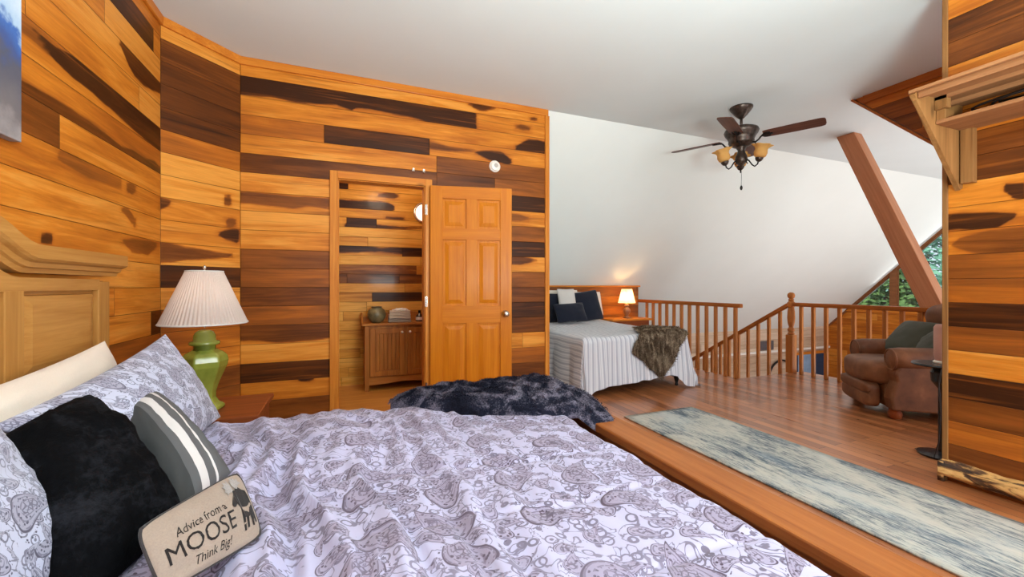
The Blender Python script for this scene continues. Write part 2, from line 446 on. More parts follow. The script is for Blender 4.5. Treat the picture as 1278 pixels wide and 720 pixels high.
def m_glaze():
    t = NT('green_glaze'); o = t.obj()
    n = t.noise(t.map(o, (3, 3, 1.5)), 2.5, 4)
    t.set(color=t.ramp(n, [(.3, lin((106, 116, 42))), (.6, lin((144, 150, 60))), (.8, lin((180, 174, 82)))]), rough=.2, coat=.6, Coat_Roughness=.08)
    return t.m
M_GLAZE = m_glaze()
def m_shade(name, c, tr=.5):
    t = NT(name)
    d = t.node('ShaderNodeBsdfDiffuse'); d.inputs[0].default_value = lin(c)
    l = t.node('ShaderNodeBsdfTranslucent'); l.inputs[0].default_value = lin(c)
    w = t.noise(t.map(t.obj(), (1, 1, 4)), 30, 2)
    t.link(t.ramp(w, [(.3, tuple(x*.94 for x in lin(c)[:3])+(1,)), (.7, lin(c))]), d.inputs[0])
    m = t.node('ShaderNodeMixShader'); m.inputs[0].default_value = tr
    t.link(d.outputs[0], m.inputs[1]); t.link(l.outputs[0], m.inputs[2]); t.link(m.outputs[0], t.out.inputs[0])
    return t.m
M_SHADE = m_shade('pleated_shade', (220, 206, 198), .45)
M_SHADE2 = m_shade('cream_shade', (244, 226, 196), .5)
M_AMBER = m_shade('amber_glass', (232, 186, 112), .4)
def m_emit(name, c, s):
    t = NT(name); n = t.noise(t.obj(), 3, 1)
    t.set(color=lin(c), Emission_Color=t.ramp(n, [(.0, lin(c)), (1., lin(c))]), Emission_Strength=s)
    return t.m
M_BULB = m_emit('warm_bulb', (255, 228, 200), 8.0)
M_BULB2 = m_emit('warm_bulb_far', (255, 205, 140), 130.0)
M_BULBD = plain('unlit_bulb', (240, 220, 180), .3)
def m_glass():
    t = NT('window_glass')
    tr = t.node('ShaderNodeBsdfTransparent'); gl = t.node('ShaderNodeBsdfGlossy'); gl.inputs['Roughness'].default_value = .03
    n = t.noise(t.obj(), 2, 1)
    t.link(t.ramp(n, [(0, (.94, .97, .97, 1)), (1, (.97, .99, .99, 1))]), tr.inputs[0])
    fr = t.node('ShaderNodeFresnel'); fr.inputs[0].default_value = 1.45
    m = t.node('ShaderNodeMixShader'); t.link(fr.outputs[0], m.inputs[0]); t.link(tr.outputs[0], m.inputs[1]); t.link(gl.outputs[0], m.inputs[2])
    t.link(m.outputs[0], t.out.inputs[0]); return t.m
M_GLASS = m_glass()
def m_log():
    t = NT('bark_edge_slab'); o = t.obj()
    n = t.noise(t.map(o, (14, 3, 14)), 1.2, 5, .65, 1.2)
    t.set(color=t.ramp(n, [(.38, lin((38, 24, 16))), (.47, lin((96, 60, 30))), (.54, lin((206, 158, 92))), (.7, lin((222, 176, 110)))]), rough=.6)
    t.bump(n, .8, .02); return t.m
M_LOG = m_log()
def m_leaf(name, c1, c2):
    t = NT(name); g = t.node('ShaderNodeObjectInfo'); o = t.obj()
    n = t.noise(o, 2.2, 4, .7)
    col = t.ramp(n, [(.3, lin(c1)), (.65, lin(c2))])
    d = t.node('ShaderNodeBsdfDiffuse'); l = t.node('ShaderNodeBsdfTranslucent'); t.link(col, d.inputs[0]); t.link(col, l.inputs[0])
    m = t.node('ShaderNodeMixShader'); m.inputs[0].default_value = .35
    t.link(d.outputs[0], m.inputs[1]); t.link(l.outputs[0], m.inputs[2]); t.link(m.outputs[0], t.out.inputs[0]); return t.m
M_LEAF = m_leaf('leaf_green', (52, 104, 84), (150, 206, 176))
M_LEAFD = m_leaf('leaf_deep', (44, 78, 44), (128, 160, 96))
M_BARK = plain('tree_bark', (82, 66, 54), .9, var=.2, bump=.5)
M_GRASS = plain('grass_ground', (84, 110, 62), .95, var=.25, scale=3)

# ------------------------------------------------------------------ room dimensions
B = 3.776          # plank wall with the doorway
XL = -1.16         # plank wall behind the bed
YC = 3.402         # where that wall meets the corner wall
XD = -.786         # where the corner wall meets the doorway wall
XE = 1.887         # free end of the doorway wall
CE = 2.93          # flat ceiling
BK = -1.9          # how far the room is built behind the camera
PH = .1505; Z0 = 1.13 - PH*8
def roof_z(y): return CE - (y-B)
YK = 5.566         # low wall behind the far bed
XR = 5.42          # railing line above the great room
GX = 10.9          # gable wall
YE = 6.54; ZE = roof_z(YE)
LOW = -2.65        # great room floor

# ------------------------------------------------------------------ plank walls
def plank_wall(name, org, du, nrm, L, z0, z1, ph=PH, zs=Z0, full=(), patches=(), seed=1, hole=None, mat=None, base=.0, thick=.1, step=.03, jl=1.7, clip=None, med=.16, poly=None, cut=None):
    """one wall of horizontal boards. du: unit direction along it, nrm: towards the room.
    full = (level, row pixel u, v, s range by pixel u0,u1); patches = (level, [(u, vtop, vbot)...])"""
    rnd = random.Random(seed); org = Vector(org); du = Vector(du); nrm = Vector(nrm)
    def s_at(u):                       # distance along the wall of image column u
        r = ray(u, HZ); A = du.x*r.y - du.y*r.x
        return (-(org.x*r.y - org.y*r.x))/A
    def z_at(u, v):
        s = s_at(u); p = org + du*s; d = p.x*SY + p.y*CY
        return H + (HZ-v)/F*d
    def row(z): return math.floor((z-zs)/ph)
    fl = {}
    for lv, u, v, u0, u1 in full:
        a, b = sorted((s_at(u0), s_at(u1))); fl.setdefault(row(z_at(u, v)), []).append((lv, a, b))
    pt = {}
    for lv, pl in patches:
        m = pl[len(pl)//2]; pt.setdefault(row(z_at(m[0], (m[1]+m[2])/2)), []).append((lv, pl))
    V = []; Fc = []; UV = []; EA = []; EB = []; HT = []; TN = []; PMK = []; PLV = []
    for r in range(row(z0+.001), row(z1-.001)+1):
        ra, rb = max(z0, zs+r*ph), min(z1, zs+(r+1)*ph)
        cuts = {0.0, L}
        s = rnd.uniform(.2, jl)
        while s < L:
            if not any(a-.25 < s < b+.25 for _, a, b in fl.get(r, ())) and r not in pt: cuts.add(s)
            s += rnd.uniform(.8, jl)
        for _, a, b in fl.get(r, ()):
            for c in (a, b):
                if .04 < c < L-.04: cuts.add(c)
        cuts = sorted(cuts); bands = [(ra, rb)]
        for s0, s1 in zip(cuts, cuts[1:]):
            if s1-s0 < .02: continue
            lv0 = base
            for lv, a, b in fl.get(r, ()):
                if a-.03 <= s0 and s1 <= b+.03: lv0 = lv
            tone = rnd.random(); ou, ov = rnd.uniform(0, 40), rnd.uniform(0, 40)
            if lv0 == base and rnd.random() < med and not pt.get(r): lv0 = base + rnd.uniform(.1, .3)
            pieces = [(s0, s1, ra, rb)]
            if hole:
                h0, h1, hz = hole; out = []
                for (a, b, c, d) in pieces:
                    if b <= h0 or a >= h1 or c >= hz: out.append((a, b, c, d)); continue
                    if a < h0: out.append((a, h0, c, d))
                    if b > h1: out.append((h1, b, c, d))
                    if d > hz: out.append((max(a, h0), min(b, h1), hz, d))
                pieces = out
            for (a, b, c, d) in pieces:
                if b-a < .004 or d-c < .004: continue
                nu = max(1, round((b-a)/step)); nv = max(1, round((d-c)/.02)); o = len(V)
                for j in range(nv+1):
                    z = c + (d-c)*j/nv
                    for i in range(nu+1):
                        ss = a + (b-a)*i/nu
                        p = org + du*ss + Vector((0, 0, z))
                        V.append(p); h = lv0; bq = -1.0; bl = 0.0
                        for lv, pl in pt.get(r, ()):
                            u, v = proj(p)
                            if pl[0][0]-4 <= u <= pl[-1][0]+4:
                                k = 0
                                while k < len(pl)-2 and u > pl[k+1][0]: k += 1
                                (ua, ta, ba), (ub, tb, bb) = pl[k], pl[k+1]
                                f = min(1, max(0, (u-ua)/max(1e-6, ub-ua)))
                                q = min(v-(ta+(tb-ta)*f), (ba+(bb-ba)*f)-v)
                                q = min(q, (u-pl[0][0])+1.5, (pl[-1][0]-u)+1.5)
                                q = max(-1, min(1, q/7.0))
                                if q > bq or bl == 0.0: bq = max(q, bq); bl = lv
                        HT.append(h); TN.append(tone); PMK.append(bq); PLV.append(bl)
                        UV.append((ss+ou, z+ov)); EA.append((ss-s0, z-(zs+r*ph))); EB.append((s1-ss, zs+(r+1)*ph-z))
                flip = du.cross(Vector((0, 0, 1))).dot(nrm) < 0
                for j in range(nv):
                    for i in range(nu):
                        q = (o+j*(nu+1)+i, o+j*(nu+1)+i+1, o+(j+1)*(nu+1)+i+1, o+(j+1)*(nu+1)+i)
                        Fc.append(q[::-1] if flip else q)
    if poly:                            # cut to the shape under a sloping edge: keep faces whose centre is inside
        Fc = [f for f in Fc if poly(sum((Vector(V[i]) for i in f), Vector())/4)]
    # solid behind
    if thick and hole is None and not poly and not cut:
        o = len(V); q = nrm*-thick
        for (s, z) in ((0, z0), (L, z0), (L, z1), (0, z1)):
            for off in (nrm*-.0005, q):
                V.append(org+du*s+Vector((0, 0, z))+off); UV.append((s, z)); EA.append((1, 1)); EB.append((1, 1)); HT.append(.2); TN.append(.5); PMK.append(-1); PLV.append(0)
        i = [o+k for k in range(8)]
        Fc += [(i[1], i[3], i[5], i[7]), (i[0], i[1], i[3], i[2]), (i[2], i[3], i[5], i[4]), (i[4], i[5], i[7], i[6]), (i[6], i[7], i[1], i[0])]
    me = bpy.data.meshes.new(name); me.from_pydata([tuple(p) for p in V], [], Fc); me.update()
    for nm, dat in (('uv', UV), ('eA', EA), ('eB', EB)):
        ul = me.uv_layers.new(name=nm)
        for lp in me.loops: ul.data[lp.index].uv = dat[lp.vertex_index]
    for nm, dat in (('heart', HT), ('tone', TN), ('pmask', PMK), ('plevel', PLV)):
        at = me.attributes.new(nm, 'FLOAT', 'POINT'); at.data.foreach_set('value', dat)
    if cut:
        import bmesh
        bm = bmesh.new(); bm.from_mesh(me)
        bmesh.ops.bisect_plane(bm, geom=bm.verts[:]+bm.edges[:]+bm.faces[:], plane_co=cut[0], plane_no=cut[1], clear_outer=True)
        bm.to_mesh(me); bm.free(); me.update()
    me.materials.append(mat or M_WALL)
    ob = bpy.data.objects.new(name, me); COL.objects.link(ob)
    return struct(ob)

D1, D2, D3 = .74, .95, .55
# wall behind the bed
plank_wall('wall_left', (XL, BK, 0), (0, 1, 0), (1, 0, 0), YC-BK, 0, CE, seed=3,
    full=[(.62, 40, 165, 0, 74.5), (.92, 165, 25, 120, 191.5), (.9, 194, 400, 188.5, 199.5), (.45, 150, 440, 100, 200)],
    patches=[(.88, [(45, 38, 50), (69, 58, 76), (92, 70, 98), (111, 82, 112), (139, 101, 137), (167, 126, 162), (201, 150, 190)]),
             (.35, [(8, 10, 26), (40, 34, 50), (60, 55, 68)]),
             (.9, [(151, 50, 58), (160, 55, 80), (167, 58, 94), (180, 74, 107), (201, 92, 118)]),
             (.6, [(8, 90, 135), (42, 108, 151), (72, 125, 163), (111, 150, 177), (139, 172, 191), (152, 183, 194), (165, 187, 198), (182, 198, 216), (192, 200, 243), (201, 210, 250)]),
             (.8, [(53, 291, 303), (59, 290, 304), (64, 292, 304)]),
             (.5, [(160, 228, 240), (164, 227, 243), (168, 230, 241)]),
             (.5, [(153, 258, 264), (158, 256, 270), (168, 272, 284)]),
             (.42, [(155, 299, 304), (165, 298, 315), (185, 300, 318), (194, 303, 310)]),
             (.3, [(74, 186, 200), (110, 200, 222), (150, 222, 236)])])
# short corner wall
DD = Vector((XD-XL, B-YC, 0)); LD = DD.length; DD.normalize()
plank_wall('wall_corner', (XL, YC, 0), DD, (DD.y, -DD.x, 0), LD, 0, CE, seed=5, jl=3, med=.25,
    full=[(.80, 250, 85, 195, 305), (.72, 250, 110, 195, 305), (.82, 250, 135, 195, 305), (.70, 250, 160, 195, 305), (.3, 250, 190, 195, 305),
          (.78, 250, 348, 195, 305), (.35, 250, 400, 195, 305), (.2, 250, 430, 195, 305), (.5, 235, 473, 195, 305), (.5, 250, 500, 195, 305)],
    patches=[(.72, [(199, 302, 328), (215, 304, 327), (230, 308, 325), (260, 312, 323), (288, 317, 321)]),
             (.85, [(274, 290, 294), (280, 287, 298), (297, 285, 304)]),
             (.8, [(198, 246, 262), (205, 247, 260), (211, 250, 256)]),
             (.7, [(281, 244, 256), (284, 242, 257), (287, 244, 256)]),
             (.5, [(284, 273, 283), (288, 271, 284), (293, 274, 282)])])
# wall with the doorway
DH0, DH1, DHZ = -.0234*B, .1718*B, H+.241*B
plank_wall('wall_back', (XD, B, 0), (1, 0, 0), (0, -1, 0), XE-XD, 0, CE, seed=8, hole=(DH0-XD, DH1-XD, DHZ), med=.1,
    full=[(.86, 450, 168, 404.5, 536), (.38, 350, 158, 300, 404.5),
          (.70, 350, 204, 300, 545), (.62, 600, 210, 545, 683), (.82, 580, 230, 545, 617.5), (.5, 650, 232, 617.5, 683),
          (.55, 350, 325, 300, 412), (.62, 350, 349, 300, 412), (.80, 350, 370, 300, 412), (.42, 350, 395, 300, 412),
          (.93, 350, 466, 300, 412), (.55, 350, 513, 300, 412), (.5, 350, 535, 300, 412),
          (1.0, 660, 253, 620, 683), (.45, 660, 290, 620, 683), (1.0, 660, 309, 620, 683), (.5, 660, 343, 620, 683), (.6, 660, 362, 620, 683),
          (.84, 660, 382, 620, 683), (.8, 660, 400, 620, 683), (.35, 660, 450, 620, 683), (.62, 660, 466, 620, 683), (.5, 660, 480, 620, 683)],
    patches=[(.9, [(299, 90, 118.5), (340, 98, 121), (370, 103, 128), (400, 108, 130), (420, 112, 131), (439, 114, 138), (444, 114, 135), (463, 118, 136), (486, 122, 141), (513, 126, 146), (537, 130, 154), (560, 134, 158.5), (593, 139, 164)]),
             (.95, [(594, 188.5, 191), (604, 188.5, 197), (612, 188, 200), (627, 190, 204), (635, 197, 206), (637, 199, 204)]),
             (.6, [(536, 176, 186), (560, 183, 189), (590, 187, 190)]),
             (.9, [(586, 128, 130), (593, 128, 136), (601, 129, 139), (612, 132, 137), (618, 134, 136)]),
             (.93, [(645, 182, 192), (651, 178, 193), (659, 174, 194), (672, 175, 196), (684, 178, 198)]),
             (.55, [(645, 157, 160), (651, 155, 162), (660, 159, 163)]),
             (.8, [(663, 147, 150), (666, 146, 151), (669, 148, 150)]),
             (.6, [(299, 239, 254), (340, 242, 257.5), (365, 245, 260), (385, 246, 258), (410, 247, 261)]),
             (.72, [(299, 404, 426), (320, 403, 424.5), (345, 403, 428), (375, 403, 426), (412, 402, 422)]),
             (.85, [(636, 318, 330), (650, 319, 330), (660, 321, 328), (669, 324, 325)]),
             (.8, [(636, 405, 421), (645, 405, 422), (655, 405, 421), (666, 405, 417), (684, 405, 415)]),
             (.45, [(636, 266, 276), (650, 268, 276), (658, 271, 274)]),
             (.9, [(369, 478, 473), (374, 470, 476), (385, 470, 476), (391, 471, 474)])])
mb = MB()
mb.box((XD-.3, B+.004, 0), (DH0, B+.11, CE)).box((DH1, B+.004, 0), (XE, B+.11, CE)).box((DH0, B+.004, DHZ), (DH1, B+.11, CE))
struct(mb.build('wall_back_core', M_TRIMX)).name = 'wall_doorway'
# right hand partition
PX = 3.275; PY = 1.322
plank_wall('wall_right', (PX, PY, 0), (0, -1, 0), (-1, 0, 0), PY-BK, 0, CE, ph=.138, zs=.078-.138*4, seed=11, jl=4, med=.3, base=.08, thick=.12,
    full=[(.86, 1230, 15, 1180, 1300), (.80, 1230, 40, 1180, 1300), (.5, 1230, 62, 1180, 1300), (.25, 1230, 90, 1180, 1300),
          (.3, 1240, 200, 1180, 1300), (.9, 1240, 214, 1180, 1300), (.55, 1240, 180, 1180, 1300),
          (.42, 1230, 335, 1180, 1300), (.45, 1230, 366, 1180, 1300), (1.0, 1230, 395, 1180, 1300), (.5, 1230, 420, 1180, 1300),
          (.97, 1230, 483, 1180, 1300), (.5, 1230, 512, 1180, 1300), (.25, 1230, 540, 1180, 1300), (.3, 1230, 570, 1180, 1300), (.4, 1230, 598, 1180, 1300)],
    patches=[(.93, [(1180, 268, 287), (1200, 266, 286), (1220, 265.5, 287), (1238, 265, 287), (1248, 265.5, 282), (1272, 266, 268)]),
             (1.0, [(1252, 231, 236), (1258, 229, 243), (1266, 229, 248), (1282, 228, 251)]),
             (.5, [(1188, 304, 307), (1198, 297, 311), (1210, 293, 315), (1235, 288, 318), (1282, 283, 321)]),
             (.5, [(1180, 340, 344), (1230, 336, 342), (1282, 333, 340)])])
# the crown, corner posts and other trim
def trim(name, mb, mat, bevel=.004): return struct(mb.build(name, mat, bevel=bevel))
cz0 = CE-.062
trim('trim_1', MB().box((XL, BK, cz0), (XL+.02, YC, CE)), M_TRIMY)
q = Vector((DD.y, -DD.x, 0))*.02
trim('trim_2', MB().prism([Vector((XL, YC, cz0)), Vector((XD, B, cz0)), Vector((XD, B, cz0))+q, Vector((XL, YC, cz0))+q], (0, 0, .062)), M_TRIMX)
trim('trim_3', MB().box((XD, B-.02, cz0), (XE, B, CE)), M_TRIMX)
trim('trim_4', MB().box((XE-.035, B-.018, 0), (XE+.012, B+.112, cz0)), M_TRIMZ)
trim('trim_5', MB().box((PX-.008, PY-.012, .03), (PX+.13, PY+.014, CE)), M_SHELFZ)
trim('trim_6', MB().box((PX-.03, BK, CE-.075), (PX, PY+.03, CE)), M_TRIMY)

# doorway casing + jamb (frame) and the open six panel door
fr = thing('doorway_casing', 'honey wood door casing around the open closet doorway', 'door frame', ((DH0+DH1)/2, B, 0)); fr['kind'] = 'structure'; fr.name = 'door_1'
hw = (DH1-DH0)/2; cw = .058
MB().box((-hw-cw, -.022, 0), (-hw+.004, 0, DHZ+cw)).build('casing_side', M_TRIMZ, fr, bevel=.003)
MB().box((hw-.004, -.022, 0), (hw+cw, 0, DHZ+cw)).build('casing_side', M_TRIMZ, fr, bevel=.003)
MB().box((-hw+.004, -.0215, DHZ-.004), (hw-.004, 0, DHZ+cw)).build('casing_head', M_TRIMX, fr, bevel=.003)
MB().box((-hw-.001, 0, 0), (-hw+.012, .112, DHZ)).box((hw-.012, 0, 0), (hw+.001, .112, DHZ)).box((-hw, 0, DHZ-.012), (hw, .112, DHZ+.001)).build('jamb', M_TRIMZ, fr, bevel=.002)
for zz in (DHZ-.22, 1.0, .22):
    MB().box((hw-.006, -.028, zz-.045), (hw+.012, -.02, zz+.045)).cyl((hw+.003, -.03, zz-.048), (hw+.003, -.03, zz+.048), .006).build('hinge', M_CHROME, fr)

def panel_door():
    hx, hy = DH1+.035, B-.045
    ex, ey = 1.415, B-.19
    L = hypot(ex-hx, ey-hy); rz = atan2(ey-hy, ex-hx)
    d = thing('six_panel_door', 'honey wood six panel door swung wide open against the plank wall', 'door', (hx, hy, 0), rz)
    t = .017; zb, zt = .012, DHZ-.004
    st = .11; mu = .10
    pw = (L-2*st-mu)/2
    rails = [(zb, .24), (.80, .96), (1.56, 1.665), (zt-.115, zt)]
    for k, (a, b) in enumerate(((0, st), (L-st, L))):
        MB().box((a, -t, zb), (b, t, zt)).build('stile', M_DOOR, d, bevel=.004)
    MB().box((st+pw, -t+.0008, rails[0][1]-.01), (st+pw+mu, t-.0008, rails[3][0]+.01)).build('mullion', M_DOOR, d, bevel=.003)
    for a, b in rails:
        MB().box((st-.002, -t+.0004, a), (L-st+.002, t-.0004, b)).build('rail', M_DOORX, d, bevel=.003)
    for (x0, x1) in ((st, st+pw), (st+pw+mu, L-st)):
        for (ra, rb) in zip(rails, rails[1:]):
            z0, z1 = ra[1], rb[0]
            m = MB()
            for sg in (-1, 1):
                y0, y1, y2 = sg*.004, sg*.006, sg*.014
                def rect(i, y): return [(x0+i, y, z0+i), (x1-i, y, z0+i), (x1-i, y, z1-i), (x0+i, y, z1-i)]
                vs = rect(-.006, y0) + rect(.022, y0) + rect(.026, y1) + rect(.055, y2)
                fs = []
                for k in range(3):
                    for j in range(4): fs.append((k*4+j, k*4+(j+1) % 4, (k+1)*4+(j+1) % 4, (k+1)*4+j))
                fs.append((12, 13, 14, 15))
                if sg > 0: fs = [f[::-1] for f in fs]
                m.add(vs, fs)
            m.build('panel', M_DOOR, d)
    for sg in (-1, 1):
        k = MB().lathe([(.031, 0), (.031, .006), (.012, .010), (.011, .030), (.024, .040), (.029, .052), (.026, .064), (.012, .070), (.001, .071)], (0, 0, 0), 24,
            Matrix.Translation((L-.062, sg*t, .885)) @ Matrix.Rotation(radians(90*(1 if sg < 0 else -1)), 4, 'X'))
        k.build('knob', M_CHROME, d, smooth=True)
panel_door()

# smoke alarm and two hooks
pa = on_y(617, 208, B)
sd = thing('smoke_detector', 'round white smoke detector on the plank wall above the open door', 'smoke detector', tuple(pa))
MX = Matrix.Rotation(radians(90), 4, 'X')
MB().lathe([(.056, 0), (.056, .016), (.05, .022)], (0, 0, 0), 32, MX).build('base', M_WHITEP, sd, bevel=.002)
MB().lathe([(.046, .022), (.044, .032), (.036, .037), (.001, .038)], (0, 0, 0), 32, MX).build('cover', M_WHITEP, sd, smooth=True)
MB().lathe([(.02, .037), (.019, .0405), (.001, .041)], (.006, 0, .004), 24, MX).build('test_button', plain('grey_plastic', (178, 170, 160), .5), sd, smooth=True)
for (u, nm) in ((516, 'left of the two small metal hooks above the doorway casing'), (529, 'right of the two small metal hooks above the doorway casing')):
    p = on_y(u, 214.5 if u == 516 else 216, B)
    hk = MB().tube([(0, 0, .022), (0, -.006, .022), (0, -.012, .012), (0, -.014, 0), (0, -.022, -.008), (0, -.03, -.002), (0, -.032, .008)], .0035)
    hk.box((-.008, -.004, .006), (.008, 0, .034))
    o = hk.build('hook', M_CHROME); o.location = p; tag(o, nm, 'hook', 'hooks above the doorway')

# ------------------------------------------------------------------ floor, ceiling, roof and the far low wall
def slab(name, pts, z0, z1, mat, bevel=0):
    return struct(MB().prism([(x, y, z0) for x, y in pts], (0, 0, z1-z0)).build(name, mat))
slab('floor', [(XL-.3, BK), (XR+.22, BK), (XR+.22, 3.70), (4.46, 3.70), (4.46, YK+.1), (XL-.3, YK+.1)], -.22, 0, M_FLOOR)
struct(MB().box((XL-.3, BK, CE), (GX+.2, B+.11, CE+.12)).build('ceiling', M_CEIL))
def roofslab():
    a, b = B, YE+.12
    return MB().prism([(XE-.12, a, roof_z(a)), (XE-.12, b, roof_z(b)), (XE-.12, b, roof_z(b)+.16), (XE-.12, a, roof_z(a)+.16)], (GX+.32-XE, 0, 0))
rf = struct(roofslab().build('ceiling_slope', M_PAINT))
plank_wall('wall_low', (XE-.05, YK-.02, 0), (1, 0, 0), (0, -1, 0), 4.43-XE+.05, 0, 1.135, seed=21, thick=.08, base=.26, med=.5)
trim('trim_7', MB().box((XE-.05, YK-.05, 1.125), (4.45, YK+.02, 1.15)), M_TRIMX)
# wall closing the alcove beyond the doorway wall's end
struct(MB().box((XE-.12, B+.11, 0), (XE-.02, YK+.1, 1.2)).prism([(XE-.12, B+.11, 1.2), (XE-.12, YK+.1, 1.2), (XE-.12, YK-.06, roof_z(YK-.06)), (XE-.12, B+.11, roof_z(B+.11))], (.1, 0, 0)).build('wall_alcove', M_PAINT))

# closet
CBY = 5.06
plank_wall('wall_closet_back', (-.9, CBY, 0), (1, 0, 0), (0, -1, 0), 2.6, 0, 2.9, ph=.107, zs=-.005, seed=33, mat=M_CLOS, jl=1.3, med=.12,
    full=[(.95, 430, 227, 405, 434.5), (.97, 450, 281, 432.5, 470), (.92, 450, 342, 405, 498.5), (.6, 520, 320, 502, 540), (.45, 480, 353, 433, 540), (.95, 500, 372, 464.5, 540), (.4, 420, 352, 405, 433)],
    patches=[(.9, [(405, 248, 264), (450, 251, 265), (480, 252, 266), (488, 254, 264), (491, 258, 262)]),
             (.7, [(473, 242, 245), (485, 240, 247), (493, 241, 248), (496, 243, 246)]),
             (.6, [(483, 270, 272), (495, 271, 274), (503, 272, 275)]),
             (.88, [(405, 303, 315), (440, 303, 315), (460, 307, 314), (475, 310, 314), (490, 309, 316), (510, 306, 317), (540, 304, 320)]),
             (.8, [(432, 278, 286), (470, 280, 286), (500, 283, 286), (535, 283, 285)])])
plank_wall('wall_closet_left', (-.62, B+.11, 0), (0, 1, 0), (1, 0, 0), CBY-B-.11, 0, 2.9, ph=.107, zs=-.005, seed=34, mat=M_CLOS, med=.3)
plank_wall('wall_closet_right', (1.45, CBY, 0), (0, -1, 0), (-1, 0, 0), CBY-B-.11, 0, 2.9, ph=.107, zs=-.005, seed=35, mat=M_CLOS, med=.3)
struct(MB().box((-.72, B+.11, 2.86), (1.55, CBY+.1, 2.9)).build('ceiling_closet', M_CEIL))
struct(MB().box((-.6, B+.02, .0), (1.44, CBY, .006)).build('floor_closet', wood('closet_floor', (214, 150, 70), (186, 116, 48), 0, rough=.3)))

# ------------------------------------------------------------------ gable wall with windows, great room below
def gable_inside(p): return p.z < roof_z(p.y)+.02
SILL = H - (386-HZ)/F*(on_x(1085, 357, GX).x*SY + on_x(1085, 357, GX).y*CY)
plank_wall('wall_gable', (GX, YE+.1, 0), (0, -1, 0), (-1, 0, 0), 7.2, LOW, SILL, seed=41, thick=.1, med=.35, base=.05, step=.06, cut=((GX, B, CE), (0, 1, 1)))
# windows: glass follows the roof slope
def winpane(name, y0, y1, label):
    """window between y0>y1 under the slope"""
    w = thing(name, label, 'window', (GX, y0, SILL)); w['kind'] = 'structure'
    def top(y): return min(roof_z(y), CE)-.035
    ys = [y0] + ([B] if y1 < B < y0 else []) + [y1]
    outer = [(0, y0-y0, 0.0), (0, y1-y0, 0.0)] + [(0, y-y0, max(top(y)-SILL, .01)) for y in reversed(ys)]
    gl = MB().prism([(.03, p[1], p[2]) for p in outer], (.008, 0, 0)).build('glass', M_GLASS, w)
    m = MB()
    n = len(outer)
    for i in range(n):
        a, b = Vector(outer[i]), Vector(outer[(i+1) % n])
        if (b-a).length > .02: m.bar(a, b, .05, .045, (1, 0, 0))
    m.build('frame', M_BROWNT, w)
    return w
yA = on_x(1064, 357, GX).y; yB = on_x(1116, 357, GX).y
winpane('window_1', min(yA, B+CE-.07-SILL), yB+.05, 'triangular gable window pane left of the mullion, trees behind')
winpane('window_2', yB-.05, 3.2, 'sloped gable window pane right of the mullion behind the timber brace')
winpane('window_3', 3.1, 1.2, 'gable window further right, hidden behind the plank partition')
trim('trim_8', MB().box((GX-.06, .2, SILL-.06), (GX+.02, YE, SILL+.02)), M_TRIMY)
trim('trim_9', MB().box((GX-.05, yB-.06, SILL), (GX+.06, yB+.06, roof_z(yB)+.02)), M_BROWNT)
trim('trim_10', MB().prism([(GX-.06, B, CE), (GX-.06, YE, ZE), (GX-.06, YE, ZE-.035), (GX-.06, B, CE-.035)], (.08, 0, 0)), M_BROWNT)
struct(MB().box((GX, BK, SILL), (GX+.1, 1.15, CE)).build('wall_gable_side', M_PAINT))
# lower long wall
plank_wall('wall_low_long', (XE, YE, 0), (1, 0, 0), (0, -1, 0), GX-XE, LOW, ZE+.03, seed=51, mat=M_PALE, ph=.17, med=.3, step=.1,
    full=[(.35, 960, 425, 900, 1050)])
zled = on_y(960, 438, YE).z
struct(MB().box((XE, YE-.05, zled-.03), (GX, YE+.02, zled+.015)).build('trim_11', M_WHITEP))
slab('floor_great_room', [(XE, BK), (GX+.1, BK), (GX+.1, YE+.1), (XE, YE+.1)], LOW-.1, LOW, M_FLOOR)
struct(MB().box((XR+.18, BK, LOW), (XR+.22, 3.70, -.22)).box((4.46-.04, 3.7, LOW), (4.46, YE, -.22)).build('wall_stair', M_TRIMZ))
# little window in the lower long wall
wa, wb = on_y(995, 449, YE), on_y(1026, 472, YE)
w4 = thing('window_4', 'small bluish window low in the pale plank wall seen between the balusters', 'window', (wa.x, YE-.012, wb.z)); w4['kind'] = 'structure'
ww, wh = wb.x-wa.x, .62
MB().box((0, 0, 0), (ww*.72, .01, wh)).build('glass', plain('bluish_pane', (150, 182, 212), .15, var=.15, scale=3), w4)
MB().box((-.22, -.008, -.05), (0, .006, wh+.0)).box((ww*.72, -.008, -.05), (ww*1.05, .006, wh)).build('curtain', plain('navy_cloth', (38, 56, 84), .9), w4)
MB().box((-.27, -.02, wh), (ww*1.1, .01, wh+.06)).build('frame', M_TRIMX, w4)
va, vb = on_y(946, 426, YE), on_y(964, 436, YE)
ve = MB().box((va.x, YE-.03, vb.z), (vb.x, YE-.004, va.z))
for k in range(4): ve.box((va.x+.01, YE-.036, vb.z+.02+k*(va.z-vb.z-.03)/4), (vb.x-.01, YE-.03, vb.z+.035+k*(va.z-vb.z-.03)/4))
tag(ve.build('wall_vent', plain('grey_metal', (92, 86, 88), .6)), 'small dark grey rectangle on the pale lower wall under the eave', 'vent')
hc = on_y(977, 473, YE-.08); m = MB()
m.tube([(hc.x+.42*cos(a), YE-.05, hc.z+.42*sin(a)) for a in [2*pi*k/40 for k in range(41)]], .022)
tag(m.build('hoop', M_IRON, smooth=True), 'dark round rim on the pale lower wall, behind the stair balusters', 'hoop')

